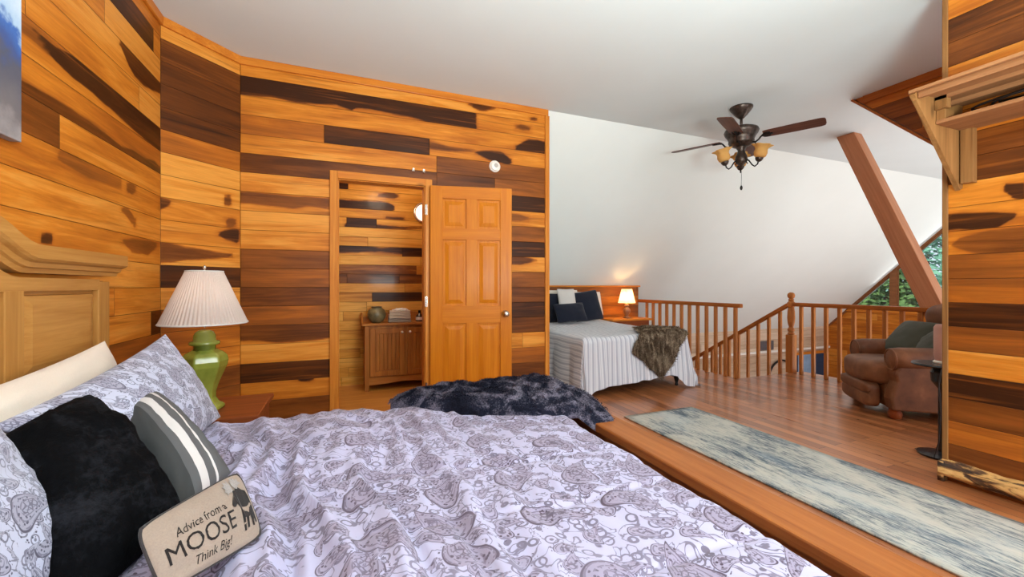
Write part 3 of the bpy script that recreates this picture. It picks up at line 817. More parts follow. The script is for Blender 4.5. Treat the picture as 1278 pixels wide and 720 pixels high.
# ------------------------------------------------------------------ railings
def baluster(parent, p, z0, z1):
    s = .0185
    m = MB().box((p[0]-s, p[1]-s, z0), (p[0]+s, p[1]+s, z1)); return m.build('baluster', M_BAL, parent, bevel=.003, seg=1)
XA = 4.43; RT = .925
ra = thing('landing_railing', 'wooden railing beside the far bed, ending squarely at the stair opening', 'railing', (XA, 3.70, 0))
MB().box((-.03, -.07, RT-.05), (.03, YK-3.70-.03, RT)).build('handrail', M_RAIL, ra, bevel=.01)
for k in range(12): baluster(ra, (0, .012+k*.1475), 0, RT-.05)
rb = thing('loft_railing', 'wooden railing behind the leather recliner, running from the turned newel', 'railing', (XR, 3.70, 0))
MB().box((-.03, -3.4, RT-.05), (.03, -.03, RT)).build('handrail', M_RAIL, rb, bevel=.01)
for k in range(22): baluster(rb, (0, -.13-k*.149), 0, RT-.05)
MB().box((-.045, -.045, 0), (.045, .045, .50)).lathe([(.036, .50), (.044, .515), (.030, .535), (.042, .56), (.034, .585), (.026, .60), (.040, .66), (.045, .72), (.042, .80), (.034, .86), (.045, .875), (.045, .925), (.034, .935), (.026, .945), (.036, .96), (.024, .972), (.040, .995), (.044, 1.02), (.036, 1.045), (.012, 1.058)], (0, 0, 0), 24).build('newel_post', M_BAL, rb, bevel=.003)
# stair with its rail
SL = .60
stt = thing('staircase', 'wooden stairs dropping away between the two railings', 'stairs', (4.93, 3.70, 0)); stt['kind'] = 'structure'
for k in range(10):
    MB().box((-.44, .02+k*.275, -.18*(k+1)-.04), (.42, .32+k*.275, -.18*(k+1))).build('tread', M_RAIL, stt, bevel=.006)
m = MB()
for sx in (-.465, .425):
    m.prism([(sx, .0, -.02), (sx, 2.8, -1.85), (sx, 2.8, -2.15), (sx, .0, -.34)], (.035, 0, 0))
m.build('stringer', M_RAIL, stt)
sr = thing('stair_railing', 'sloping wooden stair rail going down from the turned newel', 'railing', (XR, 3.70, 0))
MB().bar((0, .03, RT-.03), (0, 2.4, RT-.03-2.4*SL), .055, .05).build('handrail', M_RAIL, sr, bevel=.008)
for k in range(14):
    y = .15+k*.16; baluster(sr, (0, y), -.24-y*SL, RT-.04-y*SL)

# ------------------------------------------------------------------ timber brace, hanging panel, shelf on the partition
def brace():
    s = .388; dn = Vector((0, -s, -1)).normalized()           # downwards along the timber
    top = Vector((5.455, 3.18, CE)); bot = top + Vector((0, -s*CE, -CE)); w = .185
    L = top-bot
    m = MB().prism([(5.455, top.y, CE), (5.455, top.y-w, CE), (5.455, bot.y-w, 0), (5.455, bot.y, 0)], (.15, 0, 0))
    o = m.build('timber_brace', M_BEAM, bevel=.006)
    # keep grain along the timber: local frame
    M = Matrix.Translation(bot) @ Vector((0, s, 1)).to_track_quat('Z', 'Y').to_matrix().to_4x4()
    o.data.transform(M.inverted()); o.matrix_world = M
    tag(o, 'slanting square timber brace from ceiling down behind the recliner', 'beam')
brace()
hx = 4.52
plank_wall('wall_hanging', (hx, 2.47, 0), (0, -1, 0), (-1, 0, 0), 2.2, 1.0, CE, seed=61, thick=0, base=.2, med=.3, jl=3, cut=((hx, 2.47, CE), (0, 1.03, -1)),
    full=[(.5, 1140, 130, 1060, 1200)])
mb = MB().prism([(hx, 2.47, CE), (hx, .27, CE), (hx, .27, 1.0), (hx, .6, 1.0)], (.09, 0, 0))
o = trim('trim_12', MB().prism([(hx+.004, 2.47, CE), (hx+.004, .27, CE), (hx+.004, .27, 1.0), (hx+.004, .6, 1.0)], (.08, 0, 0)), M_TRIMY)
trim('trim_13', MB().box((hx-.018, .27, CE-.07), (hx, 2.40, CE)), M_RAIL)
trim('trim_14', MB().bar((hx+.035, 2.49, CE), (hx+.035, .62, CE-1.87*1.03), .12, .02), M_RAIL)

SYE = 1.265                                     # near... far end of the shelf
def shelf_unit():
    s = thing('wall_shelf', 'tapering wooden wall shelf unit high on the plank partition', 'shelf', (PX, SYE, 1.70))
    zt = 2.17-1.70; out = -.47; y1 = -(SYE-BK-.1)
    prof = [(0, 0, .0), (out, 0, zt), (0, 0, zt)]
    for yy in (-.016, y1+.9):
        m = MB().prism([(0, yy, -.0), (-.02, yy, .0), (out, yy, zt-.04), (out, yy, zt), (0, yy, zt)], (0, .016, 0))
        m.build('side_panel', M_SHELFZ, s)
    MB().bar((-.012, -.004, .0), (out, -.004, zt), .035, .022, (0, 1, 0)).build('edge_strip', M_SHELFZ, s)
    MB().box((out-.012, y1+.9, zt), (0, .012, zt+.018)).build('top_board', M_SHELF, s, bevel=.002)
    MB().box((out+.01, y1+.9, zt-.03), (out+.03, -.02, zt)).box((-.16, y1+.9, zt-.025), (-.13, -.02, zt)).box((-.30, y1+.9, zt-.02), (-.28, -.02, zt)).build('batten', M_SHELF, s)
    MB().box((-.285, y1+.9, .325), (0, -.018, .345)).build('shelf_board', M_SHELF, s, bevel=.002)
    MB().box((-.045, -.075, .02), (-.002, -.022, .325)).build('cleat', M_SHELFZ, s, bevel=.002)
    MB().box((-.30, -.07, .40), (-.26, -.018, .47)).box((-.28, -.055, .345), (-.19, -.018, .40)).build('bracket_block', M_SHELFZ, s, bevel=.002)
    return s
shelf_unit()
m = MB(); pts = []
for k in range(90):
    a = k/90*2*pi*2.2; r = .10+.02*sin(k*.4)
    pts.append((PX-.14+.85*r*cos(a), .93+1.9*r*sin(a), 2.053+.012+.0004*k+.012*abs(sin(a*.5))))
pts += [(PX-.16+.02*sin(k), .93-.20-k*.03, 2.07) for k in range(14)]
tag(m.tube(pts, .006, 6).build('cable', M_CORD, smooth=True), 'black cable coiled on the high wall shelf', 'cable')
# rough slab at the foot of the partition
def logslab():
    def fn(s, t):
        y = PY+.012 - s*(PY-BK); a = t*pi
        r = 1+.30*fbm(y*7, a*1.4, 2)+.12*fbm(y*22, a*3, 8)
        return (PX - .055*sin(a)*r, y, .018 + .052*(1-cos(a))*(1+.15*fbm(y*5, 3)))
    m = MB().grid(fn, 150, 12)
    m.box((PX-.05, PY-.01, .0), (PX+.0, PY+.016, .115))
    return struct(m.build('baseboard_right', M_LOG, smooth=True))
logslab()

# ------------------------------------------------------------------ the big bed
BT = .52
bed = thing('bed', 'large pine panelled bed with a wide wooden foot rail', 'bed', (0, 0, 0))
HXF = -1.05
yc = 1.30
def cap_rise(y):
    d = abs(y-yc)
    if d > .64: return 0.0
    if d > .40:
        f = (.64-d)/.24; return .085*f*f*(3-2*f)
    return .085 + .10*(1-(d/.40)**2)
# back of head board
m = MB(); N = 60; y0, y1 = 2*yc-2.513, 2.513
top = [(HXF-.045, y0+(y1-y0)*k/N, 1.165+cap_rise(y0+(y1-y0)*k/N)) for k in range(N+1)]
m.prism([(HXF-.045, y0, .1)] + top + [(HXF-.045, y1, .1)], (.02, 0, 0)); hb = m.build('headboard', M_PINEY, bed)
# stiles/rails in front
ylines = [(2.422, 2.513), (1.875, 1.962), (1.30-.045, 1.30+.045), (2*yc-1.962, 2*yc-1.875), (2*yc-2.513, 2*yc-2.422)]
for a, b in ylines:
    MB().box((HXF-.025, a, .1), (HXF, b, 1.125 if abs((a+b)/2-yc) < .7 else 1.16)).build('stile', M_PINE, hb, bevel=.003)
pts = [(HXF-.025, y0+(y1-y0)*k/N, 1.17+cap_rise(y0+(y1-y0)*k/N)) for k in range(N+1)]
MB().prism([(HXF-.025, y0+.09, 1.122)] + [p for p in pts if y0+.08 < p[1] < y1-.08] + [(HXF-.025, y1-.09, 1.122)], (.0245, 0, 0)).build('head_rail', M_PINEY, hb)
MB().box((HXF-.025, y0+.09, .66), (HXF-.001, y1-.09, .80)).build('lower_rail', M_PINEY, hb, bevel=.002)
for (a, b) in ((1.962, 2.422), (1.345, 1.875), (2*yc-1.875, 1.255), (2*yc-2.422, 2*yc-1.962)):
    def rect(i, x): return [(x, a+i, .80+i), (x, b-i, .80+i), (x, b-i, 1.122-i), (x, a+i, 1.122-i)]
    vs = rect(0, HXF-.024) + rect(.014, HXF-.0245) + rect(.018, HXF-.013) + rect(.052, HXF-.006)
    fs = [(k*4+j, k*4+(j+1) % 4, (k+1)*4+(j+1) % 4, (k+1)*4+j) for k in range(3) for j in range(4)] + [(12, 13, 14, 15)]
    MB().add(vs, fs).build('panel', M_PINEY, hb)
# moulded cap sweeping along the top
cap_prof = [(-.05, .0), (.012, .0), (.018, .016), (.028, .02), (.034, .036), (.048, .042), (.056, .05), (.056, .098), (-.05, .098)]
def capfn():
    m = MB(); ys = [y0-.03+(y1-y0+.06)*k/80 for k in range(81)]; n = len(cap_prof); vs = []
    for i, y in enumerate(ys):
        for (x, z) in cap_prof:
            e = 0
            vs.append((HXF+x, y, 1.186+z+cap_rise(y)))
    fs = [(i*n+j, (i+1)*n+j, (i+1)*n+(j+1) % n, i*n+(j+1) % n) for i in range(80) for j in range(n)]
    fs += [tuple(range(n)), tuple(80*n+k for k in range(n-1, -1, -1))]
    return m.add(vs, fs)
capfn().build('moulded_cap', M_PINEY, hb)
# foot rail and box
fx0, fx1, fz = 1.165, 1.32, .45
fb = MB().box((fx0-.01, .30, fz-.045), (fx1, 2.33, fz)).build('foot_rail', M_BEDRAIL, bed, bevel=.008)
MB().box((fx0+.03, .32, .05), (fx0+.09, 2.31, fz-.045)).build('footboard', M_BEDRAIL, bed, bevel=.003)
for yy in (.36, 2.23):
    MB().box((HXF+.0, yy, .12), (fx0+.03, yy+.04, .34)).build('side_rail', M_BEDRAIL, bed, bevel=.003)
for (xx, yy) in ((fx0+.02, .32), (fx0+.02, 2.21)):
    MB().box((xx, yy, 0), (xx+.09, yy+.09, fz-.05)).build('leg', M_BEDRAIL, bed, bevel=.004)
for yy in (y0+.0, y1-.09):
    MB().box((HXF-.045, yy, 0), (HXF-.002, yy+.09, .12)).build('leg', M_PINE, bed)
MB().box((HXF+.02, .41, .16), (1.0, 2.22, .46)).build('mattress', M_CREAM, bed, bevel=.04, seg=3)

# bedspread
EX, EY0, EY1 = 1.03, .36, 2.27
def spread_h(x, y):
    # long soft folds running from the far side to the near side, flatter towards the foot
    k = max(0, min(1, (.62-x)/.5)); far = max(0, min(1, (y-.9)/.9))
    w = x + .10*fbm(x*1.5, y*1.6, 4) + .12*(y-1.6)
    f = abs(fbm(w*5.5, y*.55, 1, 2)); g = abs(fbm(w*12+3, y*1.2, 7, 2))
    h = ((.056-.105*min(f, .55))*(.16+.84*k)*(.6+.4*far) + (.020-.036*min(g, .6))*(.25+.75*k))*(1-.6*max(0, min(1, (y-2.0)/.25)))
    h += .006*fbm(x*3, y*3, 9, 2) + .0025*fbm(x*14, y*14, 3, 2)
    for yy in (.747, 1.065, 1.38):
        h -= .007*math.exp(-((y-yy-.01*fbm(x*3, yy))/.013)**2)*(1 if x > .2 else max(0, (x+.1)/.3))
    h -= .006*math.exp(-((x-.60)/.014)**2)
    return h
def edge(s, lo, hi, r, dl, dh):
    """arc length -> (coordinate, drop)"""
    if s < lo+r and dl:
        a = (lo+r-s)
        if a < r*pi/2: return lo+r-r*sin(a/r), r-r*cos(a/r)
        return lo, r+(a-r*pi/2)
    if s > hi-r and dh:
        a = s-(hi-r)
        if a < r*pi/2: return hi-r+r*sin(a/r), r-r*cos(a/r)
        return hi, r+(a-r*pi/2)
    return s, 0.0
def spread():
    r = .07
    sx0, sx1 = -.98, EX-r+r*pi/2+.10; sy0, sy1 = EY0+r-r*pi/2-.25, EY1-r+r*pi/2+.28
    nu, nv = 260, 300; V = []; U = []
    for j in range(nv+1):
        t = sy0+(sy1-sy0)*j/nv
        for i in range(nu+1):
            s = sx0+(sx1-sx0)*i/nu
            wav = .018*fbm(s*3.3, 5, 1)+.008*fbm(s*9, 2, 2); wx = .012*fbm(t*4, 8, 1)+.006*fbm(t*12, 8, 1)
            x, dx = edge(s, -9, EX+wx, r, False, True)
            y, dy = edge(t, EY0, EY1+wav, r, True, True)
            h = spread_h(x, y)*max(0.15, 1-(dx+dy)*6)
            if dy > r: y += (.02+.02*sin(s*16+2*fbm(s*3, 1)))*min(1, (dy-r)*4)*(1 if y > 1 else -1)
            if dx > r: x += .015*sin(t*22)*min(1, (dx-r)*5)
            V.append((x, y, BT-.02+h-dx-dy)); U.append((s, t))
    m = MB(); m.v = V
    m.f = [(j*(nu+1)+i, j*(nu+1)+i+1, (j+1)*(nu+1)+i+1, (j+1)*(nu+1)+i) for j in range(nv) for i in range(nu)]
    o = m.build('bedspread', M_PAISLEY, smooth=True, uvf=U)
    tag(o, 'rumpled white and taupe paisley bedspread on the large bed', 'bedspread')
spread()

# ------------------------------------------------------------------ pillows
class Pillow:
    """cushion between four corner points: tl, tr, br, bl seen from its front"""
    def __init__(s, tl, tr, br, bl, th, pinch=.05, wr=.006, seed=0, power=.42, rnd=.35):
        s.rnd = rnd
        s.c = [Vector(p) for p in (tl, tr, br, bl)]; s.th = th; s.pinch = pinch; s.wr = wr; s.seed = seed; s.pw = power
        tl, tr, br, bl = s.c
        s.n = ((tr-bl).cross(tl-br)).normalized()          # towards the viewer side
        s.o = (tl+tr+br+bl)/4
    def mid(s, a, b):
        tl, tr, br, bl = s.c
        m = max(abs(a), abs(b)); q = (a**6+b**6)**(1/6)
        k = 1-(1-m/q)*s.rnd if q > 1e-6 else 1
        a2 = a*k*(1-s.pinch*(1-b*b)); b2 = b*k*(1-s.pinch*(1-a*a))
        f, g = (a2+1)/2, (b2+1)/2
        return (bl*(1-f)+br*f)*(1-g) + (tl*(1-f)+tr*f)*g
    def surf(s, a, b, side=1, lift=0.0):
        e = max(0, (1-a*a)*(1-b*b))
        h = s.th*(e**s.pw)
        p = s.mid(a, b)
        w = s.wr*(fbm(a*2.3+s.seed, b*2.3, s.seed+side, 3)+.5*fbm(a*6, b*6+s.seed, side, 2))*min(1, e*5)
        return p + s.n*side*(h/2+w+lift) 
    def build(s, name, mat, parent=None, n=34):
        V = []; U = []; m = MB(); g = []
        for side in (1, -1):
            idx = {}
            for j in range(n+1):
                for i in range(n+1):
                    a, b = sin((2*i/n-1)*pi/2), sin((2*j/n-1)*pi/2)
                    if side == -1 and (i in (0, n) or j in (0, n)): idx[i, j] = g[j*(n+1)+i]; continue
                    idx[i, j] = len(V); V.append(s.surf(a, b, side)-s.o); U.append(((a+1)/2, (b+1)/2))
                    if side == 1: g.append(idx[i, j])
            for j in range(n):
                for i in range(n):
                    q = (idx[i, j], idx[i+1, j], idx[i+1, j+1], idx[i, j+1])
                    m.f.append(q if side == 1 else q[::-1])
        m.v = [tuple(p) for p in V]
        L = (s.c[1]-s.c[0]).length; Hh = (s.c[0]-s.c[3]).length
        s.U = U
        o = m.build(name, mat, parent, smooth=True, uvf=U if mat is M_STRIPE else [(u*L, v*Hh) for u, v in U])
        if parent is None: o.location = s.o
        return o
def piping(P, mat, r, parent, off):
    pts = []
    for k in range(4):
        for i in range(24):
            f = -1+2*i/24
            a, b = [(f, 1), (1, -f), (-f, -1), (-1, f)][k]
            pts.append(P.mid(a, b)-off)
    pts.append(pts[0]); pts.append(pts[1])
    return MB().tube(pts, r, 8).build('piping', mat, parent, smooth=True)
def box_pillow(cx, yl, yr, zb, xb, zt, xt): pass
V3 = Vector
# ivory pillows and paisley shams lean on the headboard (far pair seen; the near pair completes the row)
def leaning(y0, y1, xb, zb, xt, zt, th, mat, name, label, group, seed, pinch=.05, dt=0, corner=0):
    P = Pillow(V3((xt, y0, zt+dt)), V3((xt, y1, zt+corner)), V3((xb, y1, zb)), V3((xb, y0, zb)), th, pinch, .010, seed, .5, 0.0)
    o = P.build(name, mat); tag(o, label, 'pillow', group); return o
leaning(1.42, 2.27, -.83, .52, -.965, .915, .17, M_IVORY, 'pillow', 'ivory pillow against the headboard, behind the paisley sham', None, 3, .07, -.08, -.008)
leaning(1.34, 2.31, -.56, .525, -.77, .905, .19, M_SHAM, 'pillow_sham', 'blue grey paisley pillow sham beside the green lamp', None, 8, .08, -.09, .018)
leaning(.32, 1.30, -.56, .525, -.77, .88, .19, M_SHAM, 'pillow_sham', 'paisley pillow sham behind the black plush pillow, at the picture edge', None, 12, .07)
# black plush
PB = Pillow(at_t(-20, 556, .92), at_t(113, 490, 1.26), at_t(236, 640, 1.04), at_t(75, 790, .76), .20, .03, .018, 21, .42, .55)
o = PB.build('plush_pillow', M_BLACKFUR, n=40)
tag(o, 'black plush square pillow leaning on the paisley shams', 'pillow')
# grey with stripes
PS = Pillow(at_t(138, 520, 1.26), at_t(190, 485, 1.44), at_t(291, 591, 1.28), at_t(222, 655, 1.06), .15, .05, .006, 31)
o = PS.build('striped_pillow', M_STRIPE, n=36)
tag(o, 'grey square pillow with two white stripes, beside the black plush pillow', 'pillow')
# small printed pillow
PM = Pillow(at_t(170, 661, .80), at_t(297, 588, 1.06), at_t(328, 668, .985), at_t(203, 741, .775), .055, -.005, .003, 44, .5, .55)
mo = PM.build('printed_pillow', M_LINEN, n=36)
tag(mo, 'small tan pillow printed with a moose and the words Advice from a MOOSE', 'pillow')
piping(PM, M_PIPING, .0032, mo, PM.o)
def on_pillow(P, polys_v, polys_f, name, parent, mat, lift=.0012):
    vs = [P.surf(a, b, 1, lift)-P.o for a, b in polys_v]
    return MB().add(vs, polys_f).build(name, mat, parent)
def text_mesh(body, size, shear=0.0, bold=0.0):
    c = bpy.data.curves.new('lettering', 'FONT'); c.body = body; c.size = size; c.shear = shear; c.offset = bold; c.resolution_u = 3
    ob = bpy.data.objects.new('lettering', c); COL.objects.link(ob)
    dg = bpy.context.evaluated_depsgraph_get(); dg.update()
    me = ob.evaluated_get(dg).to_mesh()
    import bmesh
    bm = bmesh.new(); bm.from_mesh(me)
    for _ in range(2):
        long = [e for e in bm.edges if e.calc_length() > .05]
        if long: bmesh.ops.subdivide_edges(bm, edges=long, cuts=1)
    bmesh.ops.triangulate(bm, faces=bm.faces)
    vs = [(v.co.x, v.co.y) for v in bm.verts]; fs = [tuple(v.index for v in f.verts) for f in bm.faces]
    bm.free(); ob.evaluated_get(dg).to_mesh_clear()
    bpy.data.objects.remove(ob); bpy.data.curves.remove(c)
    return vs, fs
def letter(body, a0, a1, b0, b1, shear=0., bold=0., slope=0.):
    vs, fs = text_mesh(body, 1.0, shear, bold)
    x0, x1 = min(v[0] for v in vs), max(v[0] for v in vs); z0, z1 = min(v[1] for v in vs), max(v[1] for v in vs)
    vs = [(a0+(x-x0)/(x1-x0)*(a1-a0), b0+(y-z0)/(z1-z0)*(b1-b0)+slope*(x-x0)/(x1-x0)) for x, y in vs]
    on_pillow(PM, vs, fs, 'lettering', mo, M_INK)
letter('Advice from a', -.64, .30, .12, .38, .12, .0)
letter('MOOSE', -.84, .42, -.48, .02, .0, .0)
letter('Think Big!', -.46, .24, -.88, -.60, .3, .0)
# the moose figure, facing the viewer, at the right end
body = [(.44, .06), (.46, -.03), (.51, -.03), (.565, .02), (.60, -.10), (.575, -.32), (.565, -.64), (.615, -.64), (.64, -.36), (.665, -.36), (.675, -.62), (.715, -.62), (.725, -.38), (.775, -.36), (.785, -.62), (.825, -.62), (.835, -.36), (.86, -.58), (.895, -.56), (.905, -.2), (.895, .06), (.86, .22), (.79, .28), (.73, .40), (.67, .40), (.63, .34), (.59, .40), (.575, .30), (.54, .22)]
body = [(a, b*1.22+.08) for a, b in body]
on_pillow(PM, body, [tuple(range(len(body)))], 'moose_print', mo, M_INK, .0022)
def blob(cx, cy, rx, ry, n=16): return [(cx+rx*cos(2*pi*k/n)*(1+.28*sin(5*2*pi*k/n)), cy+ry*sin(2*pi*k/n)*(1+.28*cos(4*2*pi*k/n))) for k in range(n)]
M_GREYINK = fabric('grey_ink', (150, 142, 138), .15)
ant = [[(.57, .36), (.52, .38), (.46, .30), (.47, .40), (.41, .42), (.46, .49), (.42, .60), (.48, .58), (.49, .70), (.54, .62), (.58, .72), (.59, .58), (.62, .50), (.60, .38)],
       [(.66, .40), (.66, .52), (.64, .66), (.69, .62), (.70, .78), (.74, .66), (.79, .76), (.80, .62), (.86, .66), (.83, .54), (.87, .46), (.80, .46), (.74, .42), (.70, .36)]]
ant = [[(a, b*1.22+.06) for a, b in q] for q in ant]
for q in ant: on_pillow(PM, q, [tuple(range(len(q)))], 'antler_print', mo, M_GREYINK, .0026)

# ------------------------------------------------------------------ charcoal throw over the far foot corner
def fur_strands(P, nrm, n, length, seed, droop=.4, w=.0022):
    """short strands standing on sampled surface points"""
    rnd = random.Random(seed); vs = []; fs = []
    for _ in range(n):
        i = rnd.randrange(len(P)); p = P[i]+V3((rnd.uniform(-.012, .012), rnd.uniform(-.012, .012), 0)); q = nrm[i]
        d = (q + V3((rnd.uniform(-.7, .7), rnd.uniform(-.7, .7), rnd.uniform(-.9, .2)*droop))).normalized()
        sd = d.orthogonal().normalized(); sd.rotate(Matrix.Rotation(rnd.uniform(0, pi), 3, d))
        L = length*rnd.uniform(.5, 1.2); o = len(vs)
        vs += [p-sd*w, p+sd*w, p+d*L+V3((0, 0, -L*.2))]
        fs.append((o, o+1, o+2))
    return vs, fs
def throw():
    A, Bc, C = V3((.215, 1.935, 0)), V3((1.30, 1.80, 0)), V3((1.30, 2.40, 0))
    # bilinear patch: near edge A->Bp, far edge A2->C
    nA, nB = V3((.20, 2.20, 0)), V3((1.26, 1.77, 0)); fA, fB = V3((.22, 2.27, 0)), V3((1.32, 2.42, 0))
    nu, nv = 90, 46; V = []
    for j in range(nv+1):
        t = j/nv
        for i in range(nu+1):
            s = i/nu
            near = nA*(1-s)+nB*s; far = fA*(1-s)+fB*s
            near += V3((0, -.12*sin(s*pi), 0)); far += V3((0, .05*sin(s*pi), 0))
            p = near*(1-t)+far*t
            base = BT-.01 + .012
            ov = max(0, p.x-1.06)
            base -= min(.075, ov*.8) if ov > 0 else 0
            oy = max(0, p.y-2.30); base -= oy*1.1
            ed = min(1, min(s*9+.1, (1-s)*9+.1, t*6+.05, (1-t)*6+.2))
            lump = .055*sqrt(ed) + .055*sin(pi*min(1, t*1.05))*min(1, s*2.2)*(.4+.6*s) + .022*fbm(p.x*5, p.y*7, 2)*ed + .010*fbm(p.x*16, p.y*16, 5)*ed
            V.append(V3((p.x, p.y, base+lump)))
    f = [(j*(nu+1)+i, j*(nu+1)+i+1, (j+1)*(nu+1)+i+1, (j+1)*(nu+1)+i) for j in range(nv) for i in range(nu)]
    m = MB(); m.add(V, f)
    # skirt down to the bed so it has a body
    ring = [i for i in range(nu+1)] + [(j)*(nu+1)+nu for j in range(1, nv+1)] + [nv*(nu+1)+i for i in range(nu-1, -1, -1)] + [j*(nu+1) for j in range(nv-1, 0, -1)]
    o = len(m.v); m.v += [tuple(V[i]-V3((0, 0, .05))) for i in ring]; n = len(ring)
    m.f += [(ring[k], o+k, o+(k+1) % n, ring[(k+1) % n]) for k in range(n)]
    nr = [V3((.0, -.35, 1)).normalized()]*len(V)
    vs, fs = fur_strands(V, nr, 22000, .010, 4)
    m.add(vs, fs)
    o = m.build('fur_throw', M_THROW, smooth=True)
    tag(o, 'charcoal mottled fur throw folded over the far foot corner of the big bed', 'throw')
throw()

# ------------------------------------------------------------------ nightstand and green lamp
ns = thing('nightstand', 'low reddish wooden nightstand under the green lamp', 'nightstand', (-.72, 2.80, 0))
MB().box((-.28, -.26, .42), (.27, .25, .45)).build('top', M_STAND, ns, bevel=.004)
MB().box((-.25, -.235, .08), (.24, .22, .42)).build('body', M_STAND, ns, bevel=.003)
for zz in (.12, .27):
    dr = MB().box((.235, -.21, zz), (.252, .20, zz+.125)).build('drawer', M_STAND, ns, bevel=.003)
    MB().lathe([(.006, 0), (.006, .012), (.014, .02), (.012, .028), (.001, .03)], (.252, 0, zz+.062), 16, Matrix.Rotation(radians(90), 4, 'Y')).build('knob', M_IRON, dr, smooth=True)
for sx in (-.25, .20):
    for sy in (-.235, .18): MB().box((sx, sy, 0), (sx+.04, sy+.04, .08)).build('leg', M_STAND, ns)
LX, LY = -.744, 2.76
lp = thing('table_lamp', 'green glazed jar table lamp with a wide pleated white shade', 'lamp', (LX, LY, .45))
RZ = Matrix.Rotation(radians(20), 4, 'Z')
jar = [(.086, 0), (.095, .014), (.09, .028), (.066, .044), (.053, .07), (.053, .10), (.066, .15), (.086, .20), (.104, .245), (.109, .275), (.103, .302), (.084, .322), (.062, .334), (.054, .340)]
MB().lathe([(r*1.04, z) for r, z in jar], (0, 0, 0), 6, RZ).build('jar', M_GLAZE, lp, bevel=.012, seg=3, angle=25)
MB().lathe([(.052, .335), (.052, .362), (.070, .366), (.073, .375), (.068, .385), (.053, .388), (.051, .418), (.042, .436), (.025, .446), (.001, .449)], (0, 0, 0), 24).build('lid', M_GLAZE, lp, smooth=True)
MB().cyl((0, 0, .46), (0, 0, .60), .006).tube([(0, 0, .47), (.05, 0, .52), (.06, 0, .62), (.04, 0, .70), (0, 0, .765)], .0022).tube([(0, 0, .47), (-.05, 0, .52), (-.06, 0, .62), (-.04, 0, .70), (0, 0, .765)], .0022).build('harp', M_CHROME, lp)
sz0, sz1 = .485, .772
def pleat(r, z, a): return r*(1+.013*sin(a*64))
sh = MB().lathe([(.202, sz0), (.173, sz0+.07), (.144, sz0+.142), (.115, sz0+.214), (.086, sz1)], (0, 0, 0), 512, None, False, pleat).build('lamp_shade', M_SHADE, lp, smooth=True)
MB().tube([(.202*cos(a), .202*sin(a), sz0) for a in [2*pi*k/64 for k in range(65)]], .005, 6).build('lower_binding', M_CREAM, sh, smooth=True)
MB().tube([(.086*cos(a), .086*sin(a), sz1) for a in [2*pi*k/48 for k in range(49)]], .004, 6).build('upper_binding', M_CREAM, sh, smooth=True)
MB().lathe([(.004, .762), (.004, .785), (.009, .79), (.008, .80), (.001, .806)], (0, 0, 0), 12).build('finial', M_CHROME, lp, smooth=True)
MB().lathe([(.012, .56), (.014, .585), (.03, .62), (.032, .645), (.022, .67), (.001, .68)], (0, 0, 0), 16).build('bulb', M_BULB, lp, smooth=True)

# ------------------------------------------------------------------ picture on the left wall
def m_pic():
    t = NT('mountain_canvas'); s = t.sep(t.obj()); n = t.noise(t.map(t.obj(), (3, 3, 3)), 2.0, 5, .6)
    z = t.math('ADD', s[2], t.math('MULTIPLY', t.math('SUBTRACT', n, .5), .35))
    t.set(color=t.ramp(t.math('DIVIDE', z, .75), [(.0, lin((150, 142, 142))), (.10, lin((112, 106, 108))), (.38, lin((84, 86, 100))), (.46, lin((60, 84, 140))), (.56, lin((60, 104, 176))), (.60, lin((170, 196, 222))), (.8, lin((226, 234, 242)))]), rough=.6)
    return t.m
pc = thing('mountain_picture', 'blue mountain canvas print at the top left edge above the headboard', 'picture', (XL+.002, 1.35, 1.67))
MB().box((0, -.72, 0), (.035, .735, .75)).build('canvas', m_pic(), pc, bevel=.003)
MB().box((-.0005, -.70, .01), (.008, .715, .74)).build('stretcher', M_PINE, pc)

# ------------------------------------------------------------------ closet things
cx0 = .16; cyf = 4.69; cwid = .86; ch = .735
cab = thing('closet_cabinet', 'brown wooden two door cabinet with beadboard doors seen through the doorway', 'cabinet', (cx0, cyf, 0))
dep = CBY-cyf-.012
MB().box((-.03, -.02, ch-.025), (cwid+.03, dep, ch)).build('top', M_CABX, cab, bevel=.006)
MB().box((.0, .012, .10), (cwid, dep, ch-.025)).build('body', M_CAB, cab, bevel=.002)
m = MB()
pts = [(-.03+ (cwid+.06)*k/24, dep-.02, ch+.055+.055*sin(pi*k/24)**2) for k in range(25)]
m.prism([(-.03, dep-.02, ch)] + pts + [(cwid+.03, dep-.02, ch)], (0, .018, 0)).build('backsplash', M_CABX, cab)
for xx in (-.03, cwid+.012): MB().prism([(xx, -.0, ch), (xx, dep-.02, ch), (xx, dep-.02, ch+.10), (xx, dep-.14, ch+.07), (xx, .08, ch+.02)], (.018, 0, 0)).build('gallery_side', M_CAB, cab)
for xx in (.0, cwid-.045):
    for yy in (.0, dep-.045): MB().box((xx, yy, 0), (xx+.045, yy+.045, ch-.03)).build('leg', M_CAB, cab, bevel=.003)
m = MB(); pts = [(.045+(cwid-.09)*k/20, .002, .10-.03*abs(cos(pi*k/20))) for k in range(21)]
m.prism([(.045, .002, .15)] + pts + [(cwid-.045, .002, .15)], (0, .016, 0)).build('apron', M_CABX, cab)
